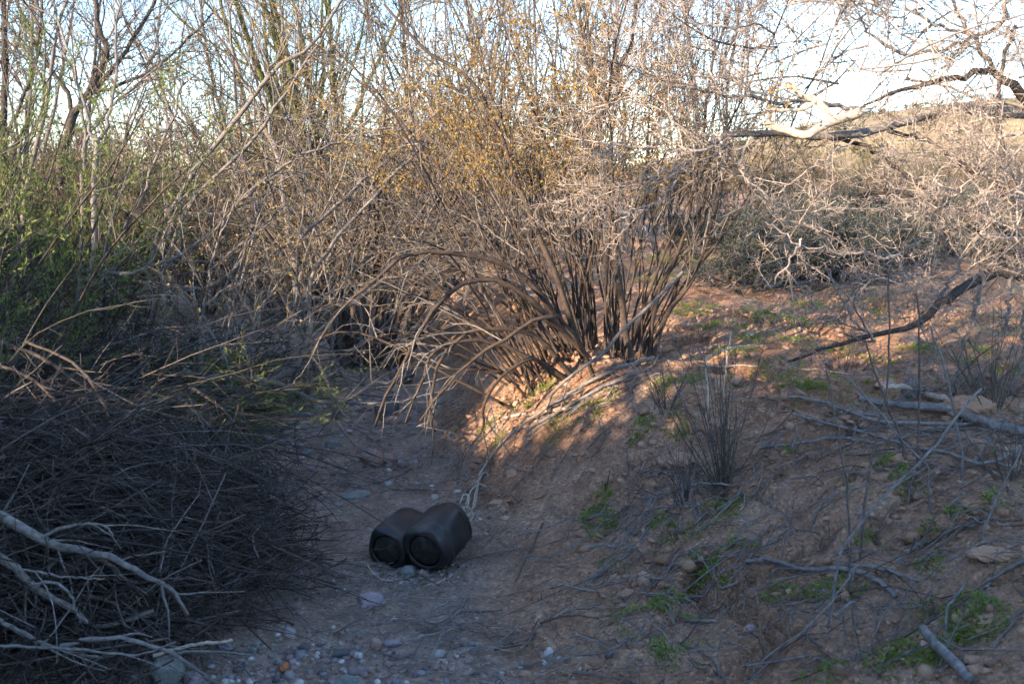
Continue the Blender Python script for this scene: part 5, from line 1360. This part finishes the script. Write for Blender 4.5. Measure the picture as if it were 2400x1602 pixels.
def scatter():
    r = np.random.default_rng(131)
    # pebbles of the wash bed, thicker in patches
    n = 30000
    x = r.uniform(-3.2, 0.9, n); y = 2.2 + 9.0 * r.random(n) ** 1.7
    s = x - foot(y)
    w = sstep(0.30, -0.1, s) * sstep(-3.4, -2.6, s) * np.clip(0.35 + 2.2 * vnoise(x * 1.6, y * 1.6, 41) + 0.9 * vnoise(x * 5, y * 5, 42), 0.06, 1)
    w = np.maximum(w, 0.9 * np.exp(-(((x + 0.6) / 0.55) ** 2 + ((y - 2.55) / 0.28) ** 2)))
    w = np.maximum(w, 0.8 * np.exp(-(((x + 1.0) / 0.6) ** 2 + ((y - 5.3) / 0.9) ** 2)))
    k = r.random(n) < w; x, y = x[k], y[k]
    sz = np.clip(np.exp(r.normal(-5.12, 0.5, len(x))), 0.002, 0.022)
    sz = sz * (1 + 0.5 * np.exp(-(((x + 0.6) / 0.6) ** 2 + ((y - 2.5) / 0.3) ** 2)) + 1.2 * np.exp(-(((x + 1.0) / 0.6) ** 2 + ((y - 5.4) / 1.0) ** 2)))
    g = Geo(); pebbles(g, r, np.stack([x, y, H(x, y) + sz * 0.15], -1), sz)
    n = 420
    c = np.array([JF, JR])[r.integers(0, 2, n)]
    x = c[:, 0] + r.normal(0.01, 0.075, n); y = c[:, 1] + r.normal(-0.01, 0.04, n)
    sz = np.clip(np.exp(r.normal(-5.5, 0.45, n)), 0.002, 0.011)
    pebbles(g, r, np.stack([x, y, H(x, y) + sz * 0.3], -1), sz)
    tag(link('gravel', g.mesh('gravel', smooth=True), M['gravel']), 'mixed pebbles of the wash bed', 'gravel', None, 'stuff')
    # clods and crumbs of the bank
    n = 26000
    x = r.uniform(-0.6, 3.0, n); y = r.uniform(2.0, 6.5, n); s = x - foot(y)
    w = sstep(0.0, 0.2, s) * np.clip(0.25 + 1.8 * vnoise(x * 2.4, y * 2.4, 43) + 1.0 * vnoise(x * 6, y * 6, 44), 0.03, 1)
    k = r.random(n) < w; x, y = x[k], y[k]
    sz = np.clip(np.exp(r.normal(-5.05, 0.6, len(x))), 0.002, 0.028)
    g = Geo(); pebbles(g, r, np.stack([x, y, H(x, y) + sz * 0.1], -1), sz, 0.7, 0.25)
    tag(link('soil_crumbs', g.mesh('soil_crumbs', smooth=True), M['clod']), 'crumbs of red earth on the bank', 'soil', None, 'stuff')
    # bigger broken clods on the eroded face
    n = 5000
    x = r.uniform(-0.5, 2.6, n); y = r.uniform(2.2, 5.2, n); s = x - foot(y)
    w = sstep(0.1, 0.35, s) * np.clip(-0.12 + 2.6 * vnoise(x * 1.9 + 3, y * 1.9, 51), 0, 1)
    k = r.random(n) < w; x, y = x[k], y[k]
    sz = np.clip(np.exp(r.normal(-4.2, 0.45, len(x))), 0.008, 0.04)
    g = Geo(); pebbles(g, r, np.stack([x, y, H(x, y) - sz * 0.1], -1), sz, 0.6, 0.28)
    tag(link('soil_clods', g.mesh('soil_clods', smooth=False), M['clod']), 'broken clods of red earth on the eroded bank face', 'soil', None, 'stuff')
    # twig litter
    n = 4200
    x = r.uniform(-1.6, 3.0, n); y = 2.0 + 6.5 * r.random(n) ** 1.3; s = x - foot(y)
    w = np.clip(0.28 + 1.9 * vnoise(x * 1.3 + 5, y * 1.3, 45) + 1.2 * vnoise(x * 4, y * 4, 46), 0.05, 1) * np.where(s > 0, 1.0, 0.45)
    k = r.random(n) < w; x, y = x[k], y[k]; n = len(x)
    a = r.uniform(0, 6.28, n); ln = np.exp(r.normal(-2.85, 0.55, n))
    d = np.stack([np.cos(a), np.sin(a), 0.05 * r.normal(size=n)], -1)
    P = grow(r, np.stack([x, y, np.zeros(n)], -1) - d * ln[:, None] / 2, d, ln, 3, 0.12)
    P[:, :, 2] = H(P[:, :, 0], P[:, :, 1]) + np.abs(0.008 * r.normal(size=(n, 1))) + 0.003
    # heaps of broken twigs
    heaps = [(1600, 1160, 0.16, 130), (1680, 1260, 0.2, 120), (1640, 1400, 0.26, 160), (1850, 1380, 0.26, 150), (2000, 1020, 0.28, 200), (2200, 1040, 0.3, 200), (2300, 1100, 0.25, 130), (1330, 975, 0.22, 150), (1450, 910, 0.2, 100),
             (1050, 1460, 0.16, 90), (1100, 1510, 0.14, 60), (1400, 1250, 0.2, 80), (2050, 1400, 0.2, 90), (1960, 1560, 0.2, 60), (2280, 1450, 0.2, 80), (1500, 1470, 0.2, 80), (870, 1130, 0.2, 70), (700, 1380, 0.2, 120), (2340, 1230, 0.2, 100), (1550, 1230, 0.2, 100)]
    for (hx, hy, hr, hn) in heaps:
        hn = int(hn * 0.45)
        c = gd(hx, hy)
        q = np.stack([c[0] + hr * r.normal(size=hn), c[1] + 0.6 * hr * r.normal(size=hn), np.zeros(hn)], -1)
        a = r.normal(0.15, 0.9, hn); l = np.exp(r.normal(-1.95, 0.5, hn))
        dd_ = np.stack([np.cos(a), np.sin(a), np.zeros(hn)], -1)
        pp = grow(r, q - dd_ * l[:, None] / 2, dd_, l, 3, 0.10)
        pp[:, :, 2] = H(pp[:, :, 0], pp[:, :, 1]) + np.abs(0.012 * r.normal(size=(hn, 1))) + np.abs(0.008 * r.normal(size=(hn, 4))) + 0.003
        P = np.concatenate([P, pp], 0)
    n = len(P)
    half = r.random(n) < 0.4
    for m_, nm, lab in ((half, 'twig_litter', 'fine grey twig litter scattered over the ground'), (~half, 'straw_litter', 'pale broken straws scattered over the ground')):
        g = Geo(); q = int(m_.sum()); rr = np.exp(r.normal(-6.3, 0.4, q)); g.tubes(P[m_], taper(rr, rr * 0.6, 4), 3)
        tag(link(nm, g.mesh(nm), M['twig_brown'] if nm == 'twig_litter' else M['wood_weathered']), lab, 'litter', None, 'stuff')
scatter()

# ------------------------------------------------------------------ low green plants
HERBS = [(1215, 950, 0.10), (1265, 925, 0.07), (1120, 1020, 0.05), (1150, 1045, 0.05), (1340, 985, 0.09), (1400, 960, 0.06), (1090, 990, 0.04), (1560, 905, 0.05), (1625, 890, 0.05), (1740, 900, 0.06), (1880, 905, 0.08), (1940, 915, 0.11),
         (2000, 905, 0.08), (1760, 745, 0.10), (1830, 750, 0.12), (1900, 765, 0.09), (1660, 775, 0.09), (2110, 822, 0.08), (2170, 820, 0.09), (2040, 730, 0.09), (2360, 880, 0.06), (2060, 900, 0.05), (1690, 1195, 0.06),
         (1590, 1235, 0.05), (1600, 1265, 0.06), (1690, 1310, 0.08), (1670, 1340, 0.06), (1520, 1450, 0.06), (1470, 1475, 0.05), (1600, 1440, 0.07), (1680, 1405, 0.08), (1640, 1440, 0.06), (1850, 1390, 0.06), (1970, 1390, 0.06),
         (2220, 1240, 0.05), (2210, 1320, 0.05), (2250, 1450, 0.06), (2290, 1475, 0.05), (2110, 1560, 0.06), (2150, 1520, 0.06), (1590, 1545, 0.06), (1960, 1600, 0.06), (2140, 1450, 0.05), (1560, 1240, 0.04), (1410, 1165, 0.04), (1510, 1010, 0.05), (1590, 1000, 0.05),
         (1820, 1080, 0.04), (2060, 1100, 0.05), (2140, 1130, 0.05), (1420, 1240, 0.05), (1450, 1330, 0.05), (1390, 1210, 0.04), (2010, 1250, 0.04), (2330, 1180, 0.05), (1600, 610, 0.25), (1680, 620, 0.2), (1560, 660, 0.18), (1740, 640, 0.15), (1600, 740, 0.12), (1640, 720, 0.10), (1700, 770, 0.10), (1780, 800, 0.09), (1860, 810, 0.09), (1960, 830, 0.08), (1720, 830, 0.08), (1820, 860, 0.09), (2060, 850, 0.08), (2230, 850, 0.08), (2290, 830, 0.07), (1900, 720, 0.12)]
def herb(label, px, py, rad, seed, own=True):
    r = np.random.default_rng(seed)
    c = gd(px, py)
    n = int(220 + 45000 * rad * rad)
    g = Geo()
    a = r.uniform(0, 6.28, n); q = 1.35 * rad * np.sqrt(r.random(n))
    x = c[0] + q * np.cos(a); y = c[1] + q * np.sin(a) * 1.1
    k = (vnoise(x * 26, y * 26, 61) + 0.7 * vnoise(x * 9, y * 9, 62)) > -0.05 + 0.25 * (q / rad - 0.5)
    if k.sum() < 20: k = r.random(n) < 0.5
    x, y, a = x[k], y[k], a[k]; n = len(x)
    hgt = r.uniform(0.002, 0.026, n) * (0.5 + rad * 4)
    p = np.stack([x, y, H(x, y) + hgt], -1)
    d = nrm(np.stack([np.cos(a) + 0.8 * r.normal(size=n), np.sin(a) + 0.8 * r.normal(size=n), np.abs(0.8 * r.normal(size=n)) + 0.15], -1))
    g.leaves(p, d, r.uniform(0.007, 0.017, n), r.uniform(0.004, 0.008, n), r)
    st = Geo()
    m = max(6, n // 9)
    i = r.integers(0, n, m)
    P0 = np.stack([x[i] * 0.75 + c[0] * 0.25, y[i] * 0.75 + c[1] * 0.25, np.zeros(m)], -1); P0[:, 2] = H(P0[:, 0], P0[:, 1]) - 0.003
    P = np.stack([P0, (P0 + p[i]) / 2 + np.array([0, 0, 0.004]), p[i]], 1)
    st.tubes(P, np.full((m, 3), 0.0008), 3)
    e = thing('green_herb', label, 'herb', c, 'low green herbs on the bank')
    part('leaves', g, M['herb'], e, 'stuff', False); part('stems', st, M['twig_green'], e, 'stuff')
HL = {0: 'bright green herb clump in the sunlit patch under the large bush', 1: 'smaller herb clump higher in the sunlit patch', 4: 'green herb tuft beside the sticks at the sunlit foot of the bush',
      11: 'wide green herb patch on the flat before the fallen wood', 17: 'bright green tuft left of the drooping thorny limb', 18: 'green tuft right behind the upright dark stalk', 25: 'largest green herb clump among the sticks of the lower bank',
      55: 'broad green patch at the start of the earth path'}
LAND = [(1695, 1130, 'bushy clump of dark stalks'), (1920, 1348, 'long branch across the lower bank'), (2210, 1550, 'stout split log end'), (2150, 985, 'silvery fallen limb'), (1286, 1545, 'white quartz lump'), (2110, 1140, 'long pale leaning stalk'),
        (2330, 1310, 'overhanging earth crust'), (1640, 1545, 'small forked white twig'), (1370, 880, 'foot of the large bush'), (1700, 840, 'thin pale stem on the flat'), (1850, 845, 'tip of the drooping limb'), (1650, 640, 'earth path'), (2135, 930, 'weathered stump end'),
        (1520, 1240, 'bent twig on the slope'), (1985, 870, 'thin weed on the flat'), (2240, 1440, 'upright broken twig'), (1685, 1010, 'sunlit knob of earth'), (1790, 700, 'low grey shrub by the path')]
seen_labels = set()
for k, (px, py, rad) in enumerate(HERBS):
    if k in HL: lab = HL[k]
    else:
        size = 'small' if rad < 0.055 else ('medium' if rad < 0.085 else 'broad')
        for dist, (lx, ly, nm) in sorted((math.hypot(px - a[0], py - a[1]), a) for a in LAND):
            side = ('right of' if px > lx else 'left of') if abs(px - lx) > abs(py - ly) else ('in front of' if py > ly else 'behind')
            lab = '%s green herb tuft %s the %s' % (size, side, nm)
            if lab not in seen_labels: break
    seen_labels.add(lab)
    herb(lab, px, py, rad, 500 + k)

def grass():
    r = np.random.default_rng(141)
    n = 46000
    x = r.uniform(-0.4, 4.5, n); y = 2.0 + 9.5 * r.random(n) ** 1.2; s = x - foot(y)
    w = sstep(0.25, 0.6, s) * np.clip(0.10 + 2.0 * vnoise(x * 1.1 + 8, y * 1.1, 47) + 1.6 * vnoise(x * 4.5, y * 4.5, 48), 0.0, 1)
    w = np.maximum(w, 0.9 * np.exp(-(((x - 1.75) / 0.7) ** 2 + ((y - 8.6) / 2.2) ** 2)) * (vnoise(x * 3, y * 2, 49) > -0.15))
    k = r.random(n) < w; x, y = x[k], y[k]; n = len(x)
    p = np.stack([x, y, H(x, y) - 0.002], -1)
    d = nrm(np.stack([0.7 * r.normal(size=n), 0.7 * r.normal(size=n), np.full(n, 1.0)], -1))
    h = r.random(n) < 0.72
    for m_, nm, mt, lab in ((h, 'ground_grass', 'herb', 'sparse green seedlings over the bank'), (~h, 'dry_grass', 'straw', 'sparse dry grass blades over the bank')):
        g = Geo(); q = int(m_.sum()); g.leaves(p[m_], d[m_], r.uniform(0.012, 0.035, q), r.uniform(0.0022, 0.005, q), r)
        tag(link(nm, g.mesh(nm, smooth=False), M[mt]), lab, 'grass', None, 'stuff')
grass()
